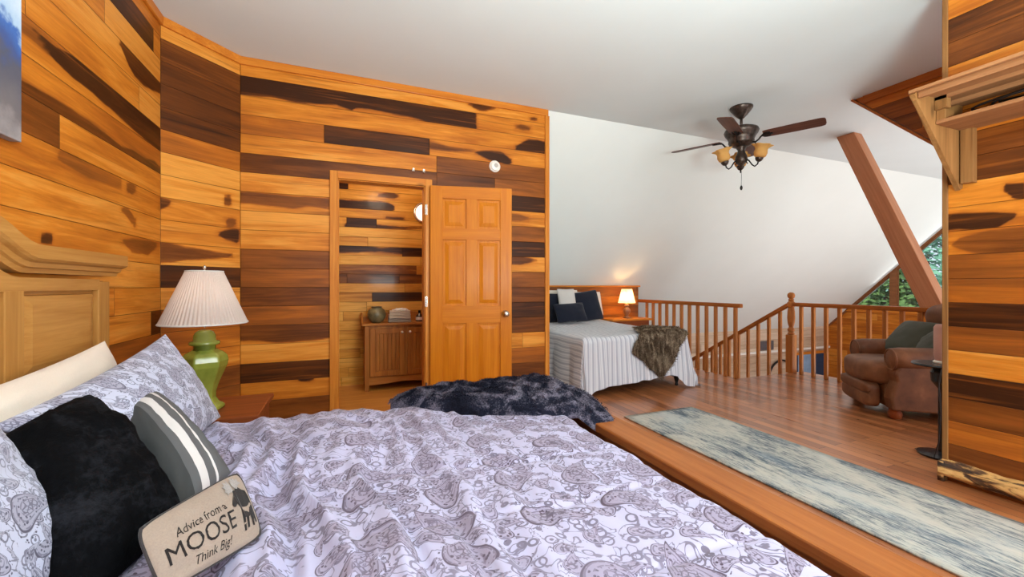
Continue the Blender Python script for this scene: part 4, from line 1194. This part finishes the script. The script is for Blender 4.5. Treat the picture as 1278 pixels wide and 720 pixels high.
for k, (a, b) in enumerate(((.055, .055+.36), (cwid-.055-.36, cwid-.055))):
    z0, z1 = .165, ch-.055; d = MB()
    d.box((a, -.012, z0), (a+.055, .010, z1)).box((b-.055, -.012, z0), (b, .010, z1)).box((a+.055, -.0115, z0), (b-.055, .010, z0+.055)).box((a+.055, -.0115, z1-.055), (b-.055, .010, z1))
    dd = d.build('door', M_CAB, cab, bevel=.003)
    bb = MB(); n = 6; w = (b-a-.11)/n
    for q in range(n): bb.box((a+.055+q*w+.0015, -.004, z0+.055), (a+.055+(q+1)*w-.0015, .008, z1-.055))
    bb.build('beadboard_panel', M_CAB, dd, bevel=.003, seg=1)
    kx = b-.028 if k == 0 else a+.028
    MB().lathe([(.006, 0), (.006, .01), (.014, .018), (.012, .027), (.001, .03)], (kx, -.012, z1-.045), 16, Matrix.Rotation(radians(90), 4, 'X')).build('knob', M_WHITEP, dd, smooth=True)
vs_ = thing('vase', 'round mottled green pot at the left end of the closet cabinet', 'vase', (cx0+.13, cyf+.14, ch))
MB().lathe([(.045, 0), (.075, .02), (.098, .065), (.10, .10), (.085, .14), (.06, .158), (.052, .165), (.056, .172), (.048, .17), (.046, .155)], (0, 0, 0), 32).build('pot', plain('mottled_glaze', (122, 112, 78), .35, var=.3, scale=14), vs_, smooth=True)
MB().lathe([(.056, .168), (.06, .172), (.056, .177), (.05, .174)], (0, 0, 0), 32).build('rim', plain('dark_glaze', (96, 84, 62), .3), vs_, smooth=True)
def towel(z, w, d, h, x, mat, label, seed, rz=0):
    m = MB(); rnd = random.Random(seed)
    for k in range(3):
        zz = h*k/3
        def fn(s, t, zz=zz):
            a = t*2*pi; cxs = w/2*(1 if abs(cos(a)) > 0 else 1)
            px = (s-.5)*w
            ny = (abs(cos(a))**.45)*(1 if cos(a) > 0 else -1)*d/2*(1-.03*k)*(.97+.03*sin(k*9+seed)); nz = (abs(sin(a))**.6)*(1 if sin(a) > 0 else -1)*h/6
            return (px, ny+.004*fbm(px*20, k+seed), zz+h/6+nz*.86+.003*fbm(px*9, ny*9, seed+k))
        m.grid(fn, 12, 20)
        m.add([fn(0, j/20) for j in range(20)], [tuple(range(20))]); m.add([fn(1, j/20) for j in range(20)], [tuple(range(19, -1, -1))])
    o = m.build('folded_towel', mat, smooth=True); o.location = (cx0+x-.045, cyf+.14, z); o.rotation_euler = (0, 0, rz)
    tag(o, label, 'towel', 'folded towels on the closet cabinet'); return o
towel(ch, .24, .16, .045, .42, M_TOWELD, 'greyish folded towel at the bottom of the stack on the cabinet', 1)
towel(ch+.045, .23, .155, .045, .42, M_TOWEL, 'cream folded towel in the middle of the cabinet stack', 2, .04)
towel(ch+.09, .22, .15, .04, .425, M_TOWEL, 'cream folded towel third up, right under the white cloth', 3, -.03)
wc = MB()
def clothfn(s, t):
    x, y = (s-.5)*.16, (t-.5)*.12
    return (x+.02*fbm(s*3, t*3), y, .004+.016*max(0, 1-((s-.55)**2+(t-.5)**2)*4)+.012*fbm(s*6, t*6, 3))
wc.grid(clothfn, 24, 20)
o = wc.build('washcloth', plain('white_terry', (240, 238, 234), .95), smooth=True, solid=.006); o.location = (cx0+.385, cyf+.14, ch+.132); tag(o, 'crumpled white washcloth on top of the towel stack', 'washcloth')
bt = thing('soap_bottle', 'small dark bottle with a pale label right of the towels', 'bottle', (cx0+.60, cyf+.13, ch))
MB().lathe([(.036, 0), (.042, .006), (.042, .055), (.034, .075), (.014, .088), (.013, .105)], (0, 0, 0), 24).build('body', plain('brown_glass', (62, 44, 32), .2), bt, smooth=True)
MB().lathe([(.0425, .016), (.0425, .05)], (0, 0, 0), 24, None, False).build('label', M_WHITEP, bt, smooth=True)
MB().lathe([(.016, .10), (.016, .122), (.014, .126), (.001, .127)], (0, 0, 0), 16).build('cap', M_BLACK, bt, smooth=True)
pr = on_y(529, 266, CBY-.01)
wl = thing('wall_light', 'round wall fixture with a bright metal rim inside the closet', 'wall light', (pr.x, CBY, pr.z))
MB().lathe([(.115, 0), (.125, .012), (.128, .03), (.115, .04), (.105, .034)], (0, 0, 0), 40, MX).build('rim', M_CHROME, wl, smooth=True)
MB().lathe([(.104, .03), (.09, .055), (.06, .072), (.03, .079), (.001, .08)], (0, 0, 0), 32, MX, False).build('diffuser', m_emit('closet_light', (255, 232, 205), 1.6), wl, smooth=True)

# ------------------------------------------------------------------ far bed with its striped cover
X0, X1, Y0, Y1, BZ = 2.22, 3.60, 3.64, 5.46, .61
fb2 = thing('spare_bed', 'second bed at the low wall under the white slope, on dark turned legs', 'bed', (X0, Y0, 0))
MB().box((.06, .05, .20), (X1-X0-.06, Y1-Y0-.02, .56)).build('mattress', M_TICKING, fb2, bevel=.03)
MB().box((.05, .04, .165), (X1-X0-.05, Y1-Y0, .20)).build('frame', M_IRON, fb2)
for xx in (.09, X1-X0-.09):
    for yy in (.08, Y1-Y0-.1):
        MB().lathe([(.014, 0), (.02, .01), (.014, .03), (.022, .06), (.03, .09), (.022, .115), (.03, .13), (.03, .17)], (xx, yy, 0), 16).build('leg', M_IRON, fb2, smooth=True)
def hem(s):
    """drop of the front hem below the top, along the width 0..1"""
    pts = [(0, .585), (.05, .55), (.10, .50), (.2, .455), (.35, .44), (.55, .43), (.72, .42), (.80, .40), (.88, .43), (.94, .52), (1.0, .57)]
    for (a, b), (c, d) in zip(pts, pts[1:]):
        if a <= s <= c: return b+(d-b)*(s-a)/(c-a)
    return .5
def cover_pt(s, t, lift=0.0):
    """s: arc across (x direction), t: arc along (y from the foot), both may run over the edges"""
    r = .06
    x, dx = edge(s, X0, X1, r, True, True)
    y, dy = edge(t, Y0, Y1+5, r, True, False)
    top = BZ + .012*fbm(s*3, t*3, 4) + .03*math.exp(-((t-Y1)/.5)**2)
    sp = 1+.5*fbm(s*4, 3, 1)
    if dy > r:
        k = min(1, (dy-r)/.4); y -= (.03*k+.022*k*sin(s*21+fbm(s*3, 2)*3))*sp
        if s > X1-.12: y -= .03*k
    if dx > r:
        k = min(1, (dx-r)/.4); sg = 1 if s > X1-.2 else -1; x += sg*(.03*k+.02*k*sin(t*19+fbm(t*3, 5)*3)) 
        if sg > 0: x += .04*k*max(0, 1-(t-Y0)/.5)
    d = hypot(dx, dy) if min(dx, dy) > 0 else dx+dy
    n = V3((0, -1, 0)) if dy > dx and dy > .04 else (V3((-1 if s < X0+.3 else 1, 0, 0)) if dx > .04 else V3((0, 0, 1)))
    return V3((x, y, max(.015, top-d))) + n*lift, n
def cover():
    r = .06; ex = r*pi/2-r
    nu, nv = 150, 130; V = []; U = []
    for j in range(nv+1):
        for i in range(nu+1):
            f, g = i/nu, j/nv
            s = X0-.50-ex + (X1-X0+1.0+2*ex)*f
            fr_ = min(1, max(0, (s-X0)/(X1-X0)))
            t0 = Y0 - ex - hem(fr_)
            if s < X0 or s > X1: t0 = Y0-ex-hem(fr_)+.0
            t = t0 + (Y1-.02-t0)*(g if g > .0 else 0)
            # ease more rows to the drop
            V.append(cover_pt(s, t)[0]); U.append((s, t))
    m = MB(); m.v = [tuple(p) for p in V]
    m.f = [(j*(nu+1)+i, j*(nu+1)+i+1, (j+1)*(nu+1)+i+1, (j+1)*(nu+1)+i) for j in range(nv) for i in range(nu)]
    tag(m.build('striped_coverlet', M_TICK, smooth=True, uvf=U), 'blue and cream ticking striped coverlet draped over the far bed', 'bedspread')
cover()
def throw2():
    TL, TR, TIP, LF = (3.16, Y0+.42), (3.70, Y0+.16), (3.20, Y0-.50), (2.80, Y0-.16)
    nu = nv = 44; V = []; NR = []
    for j in range(nv+1):
        for i in range(nu+1):
            a, b = i/nu, j/nv
            s = (TL[0]*(1-a)+TR[0]*a)*(1-b) + (LF[0]*(1-a)+TIP[0]*a)*b
            t = (TL[1]*(1-a)+TR[1]*a)*(1-b) + (LF[1]*(1-a)+TIP[1]*a)*b
            s += .03*fbm(a*4, b*4, 1)*(0 if 0 < a < 1 and 0 < b < 1 else 1)
            ed = min(1, 6*min(a, 1-a, b, 1-b)+.25)
            p, n = cover_pt(s, t, .0)
            n = (V3((0, -.75, .66)))
            if t > Y0+.1: n = V3((0, -.2, .98))
            p = p + n*(.022+.035*ed+.014*fbm(a*5, b*5, 7)); V.append(p); NR.append(n)
    f = [(j*(nu+1)+i, j*(nu+1)+i+1, (j+1)*(nu+1)+i+1, (j+1)*(nu+1)+i) for j in range(nv) for i in range(nu)]
    f = [q[::-1] for q in f]
    m = MB(); m.add(V, f)
    vs, fs = fur_strands(V, NR, 9000, .03, 9, 1.2, .003); m.add(vs, fs)
    tag(m.build('fur_throw', M_BROWNFUR, smooth=True), 'brown fur throw hung over the foot corner of the far bed', 'throw')
throw2()
def fpil(u, v, y, w, h, th, mat, label, name='pillow', lean=.35, rz=0, seed=1, pinch=.06, roll=0):
    c = on_y(u, v, y); up = V3((0, lean, 1)).normalized(); rt = V3((cos(rz), sin(rz), 0))
    up = (up*cos(roll)+rt*sin(roll)); up.normalize(); rt = (rt - up*rt.dot(up)).normalized()
    P = Pillow(c-rt*w/2+up*h/2, c+rt*w/2+up*h/2, c+rt*w/2-up*h/2, c-rt*w/2-up*h/2, th, pinch, .006, seed)
    o = P.build(name, mat, n=22); tag(o, label, 'pillow'); return o
fpil(700, 378, 5.38, .62, .40, .14, M_IVORY, 'white pillow at the back left of the far bed', seed=51, lean=.25)
fpil(733, 379, 5.38, .52, .38, .14, M_IVORY, 'white pillow behind the large navy pillow on the far bed', seed=52, lean=.25)
fpil(697, 384, 5.24, .50, .44, .13, M_NAVY, 'navy pillow at the left edge of the far bed', seed=53, lean=.3)
fpil(732, 382, 5.20, .48, .46, .14, M_NAVY, 'large upright navy pillow in front of the low wall', seed=54, lean=.3, roll=-.12)
fpil(708, 377, 5.12, .28, .40, .10, M_CREAM, 'cream ribbed pillow between the navy pillows', seed=55, lean=.3)
fpil(712, 390, 4.98, .48, .28, .12, M_NAVY, 'navy lumbar pillow in front of the cream pillow', seed=56, lean=.5, roll=-.05)

# nightstand + lamp beside it
n2 = thing('side_table', 'honey wood side table between the far bed and the railing', 'table', (3.98, 5.30, 0))
MB().box((-.36, -.19, .615), (.37, .18, .645)).build('top', M_TRIMX, n2, bevel=.005)
MB().box((-.32, -.16, .50), (.33, .16, .615)).build('drawer_box', M_STAND, n2, bevel=.003)
for xx in (-.32, .29):
    for yy in (-.16, .12): MB().box((xx, yy, 0), (xx+.04, yy+.04, .50)).build('leg', M_STAND, n2, bevel=.003)
l2 = thing('table_lamp', 'small glowing bedside lamp with a cream pleated shade by the railing', 'lamp', (4.0, 5.28, .645))
MB().lathe([(.055, 0), (.058, .012), (.03, .022), (.022, .04), (.045, .075), (.056, .11), (.05, .14), (.028, .16), (.02, .18), (.034, .19), (.034, .205), (.012, .215), (.01, .25)], (0, 0, 0), 24).build('base', plain('brown_ceramic', (150, 100, 66), .3), l2, smooth=True)
def pleat2(r, z, a): return r*(1+.015*sin(a*40))
MB().lathe([(.13, .235), (.105, .33), (.078, .45)], (0, 0, 0), 240, None, False, pleat2).build('lamp_shade', M_SHADE2, l2, smooth=True)
MB().lathe([(.01, .26), (.022, .29), (.03, .325), (.02, .36), (.001, .37)], (0, 0, 0), 12).build('bulb', M_BULB2, l2, smooth=True)

# ------------------------------------------------------------------ ceiling fan
FX, FY = 3.66, 3.0
fan = thing('ceiling_fan', 'bronze ceiling fan with wooden blades and amber glass light shades', 'ceiling fan', (FX, FY, CE))
MB().lathe([(.105, 0), (.105, -.012), (.09, -.035), (.06, -.075), (.03, -.105), (.018, -.115)], (0, 0, 0), 32).build('canopy', M_BRONZE, fan, smooth=True)
MB().cyl((0, 0, -.10), (0, 0, -.20), .0135).lathe([(.02, -.175), (.032, -.185), (.032, -.20), (.04, -.205)], (0, 0, 0), 20).build('downrod', M_BRONZE, fan, smooth=True)
MB().lathe([(.045, -.195), (.105, -.205), (.150, -.225), (.158, -.245), (.150, -.268), (.128, -.30), (.115, -.33), (.118, -.352), (.10, -.375), (.075, -.39), (.05, -.395)], (0, 0, 0), 40).build('motor_housing', M_BRONZE, fan, smooth=True)
MB().lathe([(.05, -.39), (.045, -.41), (.032, -.43), (.038, -.46), (.052, -.49), (.058, -.52), (.05, -.55), (.03, -.572), (.014, -.585), (.01, -.60)], (0, 0, 0), 24).build('light_fitter', M_BRONZE, fan, smooth=True)
for k in range(4):
    a = radians(-62+90*k)
    R = Matrix.Rotation(a, 4, 'Z') @ Matrix.Translation((0, 0, -.315)) @ Matrix.Rotation(radians(-12), 4, 'X')
    out = [(.19, -.055), (.215, -.062), (.45, -.070), (.64, -.070), (.672, -.060), (.68, -.03), (.68, .03), (.672, .060), (.64, .070), (.45, .070), (.215, .062), (.19, .055)]
    m = MB().prism([(x, y, .0) for x, y in out], (0, 0, .008)); o = m.build('blade', M_BLADE, fan, bevel=.002); o.matrix_local = R
    m = MB()
    m.tube([(.10, 0, -.055), (.125, 0, -.062), (.15, 0, -.045), (.175, 0, -.012), (.20, 0, -.006), (.26, 0, -.005)], [.009, .009, .008, .008, .009, .007], 8)
    m.tube([(.10, .012, -.045), (.13, .022, -.07), (.115, .03, -.085), (.10, .024, -.075)], .005, 6)
    for sy in (-1, 1): m.tube([(.175, 0, -.010), (.20, sy*.03, -.006), (.225, sy*.036, -.005), (.25, sy*.028, -.005)], .006, 6)
    m.box((.20, -.012, -.008), (.27, .012, -.001))
    o2 = m.build('blade_iron', M_IRON, fan, smooth=False); o2.matrix_local = R
for a in (42, 162, 282):
    a = radians(a + 0)
    c, s = cos(a), sin(a)
    def P(r, z): return (r*c, r*s, z)
    m = MB().tube([P(.03, -.50), P(.055, -.53), P(.05, -.56), P(.062, -.575)], .0055, 8)
    m.tube([P(.04, -.525), P(.075, -.55), P(.105, -.60), P(.13, -.62), P(.155, -.605), P(.165, -.57)], .0065, 8)
    ao = m.build('light_arm', M_IRON, fan, smooth=True)
    Mt = Matrix.Translation(P(.165, -.575)) @ Matrix.Rotation(radians(14), 4, V3((-s, c, 0)))
    MB().lathe([(.012, -.01), (.026, .0), (.036, .02), (.034, .04), (.03, .042)], (0, 0, 0), 20, Mt).build('socket_cup', M_BRONZE, ao, smooth=True)
    def ruf(r, z, t): return r*(1+(.13 if z > .13 else .04 if z > .11 else 0)*sin(t*6))
    MB().lathe([(.03, .028), (.05, .045), (.058, .075), (.052, .105), (.058, .125), (.078, .145), (.085, .150)], (0, 0, 0), 60, Mt, False, ruf).build('glass_shade', M_AMBER, ao, smooth=True, solid=.003)
    MB().lathe([(.012, .04), (.024, .07), (.02, .095), (.001, .105)], (0, 0, 0), 14, Mt).build('bulb', m_emit('fan_bulb', (255, 214, 160), 1.2), ao, smooth=True)
MB().tube([(0, 0, -.60), (.002, 0, -.70), (0, 0, -.78)], .0018, 6).lathe([(.003, -.78), (.011, -.795), (.013, -.81), (.008, -.825), (.001, -.83)], (0, 0, 0), 12).build('pull_chain', M_IRON, fan, smooth=True)

# ------------------------------------------------------------------ runner rug
RX0, RX1, RY1 = 2.22, 2.975, 2.965
def rugfn(s, t):
    x = RX0+(RX1-RX0)*s; y = BK+.6+(RY1-BK-.6)*t
    return (x, y+.004*fbm(x*8, 2), .009+.0015*fbm(x*6, y*6))
m = MB().grid(rugfn, 12, 80)
tag(m.build('runner_rug', M_RUG, smooth=True, solid=.012), 'distressed grey blue runner rug on the board floor past the foot rail', 'rug')

# ------------------------------------------------------------------ leather recliner
rc = thing('recliner', 'brown leather recliner with rolled arms in front of the loft railing', 'armchair', (4.80, 2.13, 0), radians(50.8))
def rbox(lo, hi, b=.04, seg=4): return MB().box(lo, hi), b, seg
HWD = .39
for sx in (-1, 1):
    # side panel with the rolled arm: one upholstered arm
    prof = [(.40, .10), (.40, .40), (.37, .46), (.36, .50), (-.40, .50), (-.40, .10)]
    x0 = sx*HWD; x1 = sx*(HWD-.13)
    xa = min(x0, x1)
    m = MB().prism([(xa, y, z) for y, z in ((-.40, .085), (-.40, .50), (.26, .50), (.315, .46), (.345, .40), (.33, .33), (.355, .26), (.372, .18), (.36, .085))], (abs(x1-x0), 0, 0))
    arm = m.build('arm', M_LEATHER, rc, bevel=.02, seg=3)
    m = MB()
    cxa = sx*(HWD-.075)
    m.tube([(cxa, -.42, .52), (cxa, -.2, .525), (cxa, .10, .52), (cxa, .27, .515), (cxa, .335, .51), (cxa, .345, .51)], [.09, .097, .098, .1, .094, .075], 24)
    m.build('arm_roll', M_LEATHER, arm, smooth=True)
    m = MB(); m.tube([(cxa+.09*cos(q), .342, .51+.088*sin(q)) for q in [2*pi*k/28 for k in range(29)]], .007, 6)
    m.build('piping', M_LEATHER, arm, smooth=True)
def cushion(name, c, size, bulge, parent, M=None, seed=0, e=4.0):
    """rounded upholstery block"""
    n = 20; m = MB(); V = []
    def sp(v, p): return (abs(v)**p)*(1 if v >= 0 else -1)
    def fn(s, t):
        th = (s-.5)*2*pi; ph = (t-.5)*pi
        p = V3((sp(cos(ph), 2/e)*sp(cos(th), 2/e)*size[0]/2, sp(cos(ph), 2/e)*sp(sin(th), 2/e)*size[1]/2, sp(sin(ph), 2/e)*size[2]/2))
        p *= 1+bulge*fbm(p.x*5+seed, p.y*5, p.z*5)
        if M is not None: p = M @ p
        return p+V3(c)
    m.grid(fn, 48, 24); return m.build(name, M_LEATHER, parent, smooth=True)
cushion('seat_cushion', (0, .13, .375), (.55, .74, .23), .02, rc, seed=1, e=4.5)
fp = cushion('footrest', (0, .43, .18), (.55, .10, .23), .015, rc, seed=2, e=5)
cushion('footrest_roll', (0, .455, .235), (.54, .09, .10), .02, fp, seed=3)
cushion('footrest_roll', (0, .44, .14), (.545, .10, .13), .02, fp, seed=8)
MB().box((-.25, -.36, .09), (.25, .36, .30)).build('seat_base', M_LEATHER, rc, bevel=.02)
BM_ = Matrix.Rotation(radians(-16), 4, 'X')
cushion('backrest', (0, -.33, .66), (.60, .22, .66), .02, rc, BM_, 4, 4)
cushion('head_cushion', (0, -.385, .885), (.56, .24, .24), .02, rc, BM_, 5, 3.2)
for sx in (-.31, .31):
    for sy in (-.30, .31): MB().lathe([(.03, 0), (.045, .01), (.05, .05), (.04, .075), (.045, .09)], (sx, sy, 0), 20).build('foot', M_STAND, rc, smooth=True)
R3 = Matrix.Rotation(radians(50.8), 4, 'Z'); R3.translation = (4.80, 2.13, 0)
def chair_pillow(loc, rt, up, w, h, label, seed):
    rt = V3(rt).normalized(); up = V3(up); up = (up-rt*up.dot(rt)).normalized(); c = V3(loc)
    q = [R3 @ p for p in (c-rt*w/2+up*h/2, c+rt*w/2+up*h/2, c+rt*w/2-up*h/2, c-rt*w/2-up*h/2)]
    P = Pillow(*q, .15, .05, .006, seed); o = P.build('throw_pillow', M_CUSH, n=24); tag(o, label, 'pillow')
chair_pillow((.13, -.02, .66), (-1, -.25, 0), (.15, -.85, 1), .40, .38, 'sage grey pillow on the far side of the recliner', 71)
chair_pillow((-.10, -.08, .645), (-1, .15, .05), (-.25, -.95, 1), .40, .36, 'sage grey pillow nearer the side table on the recliner', 72)

# ------------------------------------------------------------------ pedestal table with a pinkish lamp by the partition
TX, TY = 3.70, 1.515
pt_ = thing('pedestal_table', 'small black pedestal table beside the plank partition', 'table', (TX, TY, 0))
MB().lathe([(.001, .605), (.145, .605), (.15, .612), (.145, .62), (.001, .62)], (0, 0, 0), 40, None, False).build('top', M_BLACK, pt_, smooth=False)
MB().cyl((0, 0, .02), (0, 0, .605), .016).lathe([(.016, .45), (.05, .50), (.055, .56), (.04, .604)], (0, 0, 0), 20).build('column', M_BLACK, pt_)
MB().lathe([(.12, 0), (.122, .012), (.08, .022), (.02, .03)], (0, 0, 0), 32).build('base', M_BLACK, pt_, smooth=False)
tl = thing('accent_lamp', 'pinkish cylinder lamp on the black pedestal table', 'lamp', (TX+.035, TY-.01, .62))
MB().lathe([(.062, 0), (.065, .008), (.055, .018), (.03, .022)], (0, 0, 0), 24).build('base', M_WHITEP, tl, smooth=True)
MB().lathe([(.055, .018), (.06, .05), (.06, .24), (.05, .26), (.001, .262)], (0, 0, 0), 32, None, False).build('shade', M_PINK, tl, smooth=True)
MB().tube([(-.06, -.03, .006), (-.105, -.05, .004), (-.155, -.04, -.02), (-.162, -.03, -.12), (-.15, -.035, -.3), (-.165, -.03, -.5), (-.15, .0, -.612), (-.05, .14, -.615)], .0035, 6).build('cord', M_CORD, tl, smooth=True)

# ------------------------------------------------------------------ outside: trees and ground
struct(MB().box((GX+1, -30, -4.2), (60, 40, -4.0)).build('ground', M_GRASS))
def tree(x, y, z, h, r, mat, label, seed):
    rnd = random.Random(seed)
    tr = thing('tree', label, 'tree', (x, y, z), 0, 'trees outside the gable window')
    MB().cyl((0, 0, 0), (0, 0, h*.75), .16, .05, 10).build('trunk', M_BARK, tr)
    m = MB(); vs = []; fs = []
    for k in range(5200):
        t = rnd.random()**.8; zz = h*(.12+.88*t); rr = r*(1-t)**.6*(.35+.65*rnd.random()**.5); a = rnd.uniform(0, 2*pi)
        c = V3((rr*cos(a), rr*sin(a), zz+rnd.uniform(-.2, .2))); s = rnd.uniform(.07, .17)
        d = V3((rnd.gauss(0, 1), rnd.gauss(0, 1), rnd.gauss(0, .6))).normalized(); e = d.orthogonal().normalized()
        o = len(vs); vs += [c-d*s, c+e*s*.5, c+d*s, c-e*s*.5]; fs.append((o, o+1, o+2, o+3))
    m.add(vs, fs); m.build('foliage', mat, tr)
for k, (x, y, h, r, mt, lb) in enumerate((
    (15.0, 7.4, 6.4, 2.0, M_LEAFD, 'deep green tree outside the triangular gable pane'),
    (16.5, 5.6, 8.0, 2.3, M_LEAF, 'tall pale green tree outside, left of the timber brace'),
    (17.5, 3.4, 9.2, 2.5, M_LEAF, 'tall pale green tree outside, right of the timber brace'),
    (21.0, 9.0, 8.5, 3.0, M_LEAF, 'pale tree farther off behind the deep green one'),
    (22.5, 5.6, 10.5, 3.2, M_LEAF, 'tallest tree farther off beyond the gable window'),
    (19.0, 1.2, 9.5, 2.8, M_LEAFD, 'deep green tree at the right of the gable window'))):
    tree(x, y, -4.0, h, r, mt, lb, 90+k)

# ------------------------------------------------------------------ assumed ceiling lamp of the bedroom side (above the picture edge), sky and sun
cl = thing('assumed_ceiling_light', 'assumed round flush ceiling light above the big bed, out of view', 'ceiling light', (.72, 1.95, CE))  # unseen lamp, assumed from the wall glare and added to light the bedroom
MB().lathe([(.15, 0), (.155, -.015), (.14, -.025)], (0, 0, 0), 32).build('base', M_BRONZE, cl)
MB().lathe([(.135, -.022), (.13, -.05), (.10, -.075), (.05, -.09), (.001, -.093)], (0, 0, 0), 32, None, False).build('glass_dome', m_emit('lit_dome', (255, 240, 220), 11.0), cl, smooth=True)

w = bpy.data.worlds.new('World'); scene.world = w; w.use_nodes = True
nt = w.node_tree; bg = nt.nodes['Background']
tc = nt.nodes.new('ShaderNodeTexCoord'); sp_ = nt.nodes.new('ShaderNodeSeparateXYZ'); nt.links.new(tc.outputs['Generated'], sp_.inputs[0])
rp = nt.nodes.new('ShaderNodeValToRGB'); nt.links.new(sp_.outputs[2], rp.inputs[0])
rp.color_ramp.elements[0].position = 0.0; rp.color_ramp.elements[0].color = lin((226, 236, 250))
rp.color_ramp.elements[1].position = .6; rp.color_ramp.elements[1].color = lin((196, 220, 255))
nt.links.new(rp.outputs[0], bg.inputs[0]); bg.inputs[1].default_value = 1.2
def light(name, kind, loc, energy, color=(1, 1, 1), rot=(0, 0, 0), size=1, size_y=None):
    d = bpy.data.lights.new(name, kind); d.energy = energy; d.color = color
    if kind == 'AREA':
        d.shape = 'RECTANGLE'; d.size = size; d.size_y = size_y or size
    elif kind == 'SUN': d.angle = radians(size)
    else: d.shadow_soft_size = size
    o = bpy.data.objects.new(name, d); COL.objects.link(o); o.location = loc; o.rotation_euler = rot; return o
# daylight from the gable glazing and an assumed source behind the camera, plus added fills
light('gable_daylight', 'AREA', (GX-.15, 3.4, 1.9), 30, (.95, .98, 1), (0, radians(90), 0), 1.6, 4.2)
light('sun', 'SUN', (0, 0, 20), 5.5, (1, .97, .9), (0, radians(-48), radians(14)), 1)
light('assumed_rear_daylight', 'AREA', (2.3, BK+.1, 1.7), 120, (.90, .95, 1), (radians(82), 0, radians(32)), 2.0, 1.8)  # added area light for assumed daylight from behind, no window built there
light('side_fill', 'AREA', (5.2, BK+.1, 1.6), 60, (.95, .97, 1), (radians(85), 0, radians(-4)), 3.0, 2.0)  # unseen fill added to brighten the recliner and railing side
light('closet_fill', 'POINT', (.35, 4.25, 2.3), 17, (1, .86, .66), size=.12)  # added fill that warms and brightens the closet, no fixture behind it
light('ceiling_uplight', 'AREA', (.9, -.7, 1.25), 260, (.80, .98, .98), (radians(170), 0, 0), .8, .8)  # added uplight without fixture, tinted cool against the brown bounce on the ceiling
light('void_uplight', 'AREA', (7.6, 1.0, -.6), 150, (.96, .98, 1), (radians(165), 0, 0), 3.4, 2.4)  # unseen uplight added over the great room to brighten the ceiling

# ------------------------------------------------------------------ camera + view
cam = bpy.data.cameras.new('camera'); co = bpy.data.objects.new('camera', cam); COL.objects.link(co)
co.location = (0, 0, H); co.rotation_euler = (radians(90), 0, -YAW)
cam.sensor_fit = 'HORIZONTAL'; cam.sensor_width = 36; cam.lens = F/1278*36; cam.clip_start = .05; cam.clip_end = 200
cam.shift_y = -(360-HZ)/1278
scene.camera = co
scene.view_settings.view_transform = 'Standard'; scene.view_settings.look = 'None'
scene.view_settings.gamma = 1.0; scene.view_settings.use_curve_mapping = False
scene.view_settings.exposure = -0.04
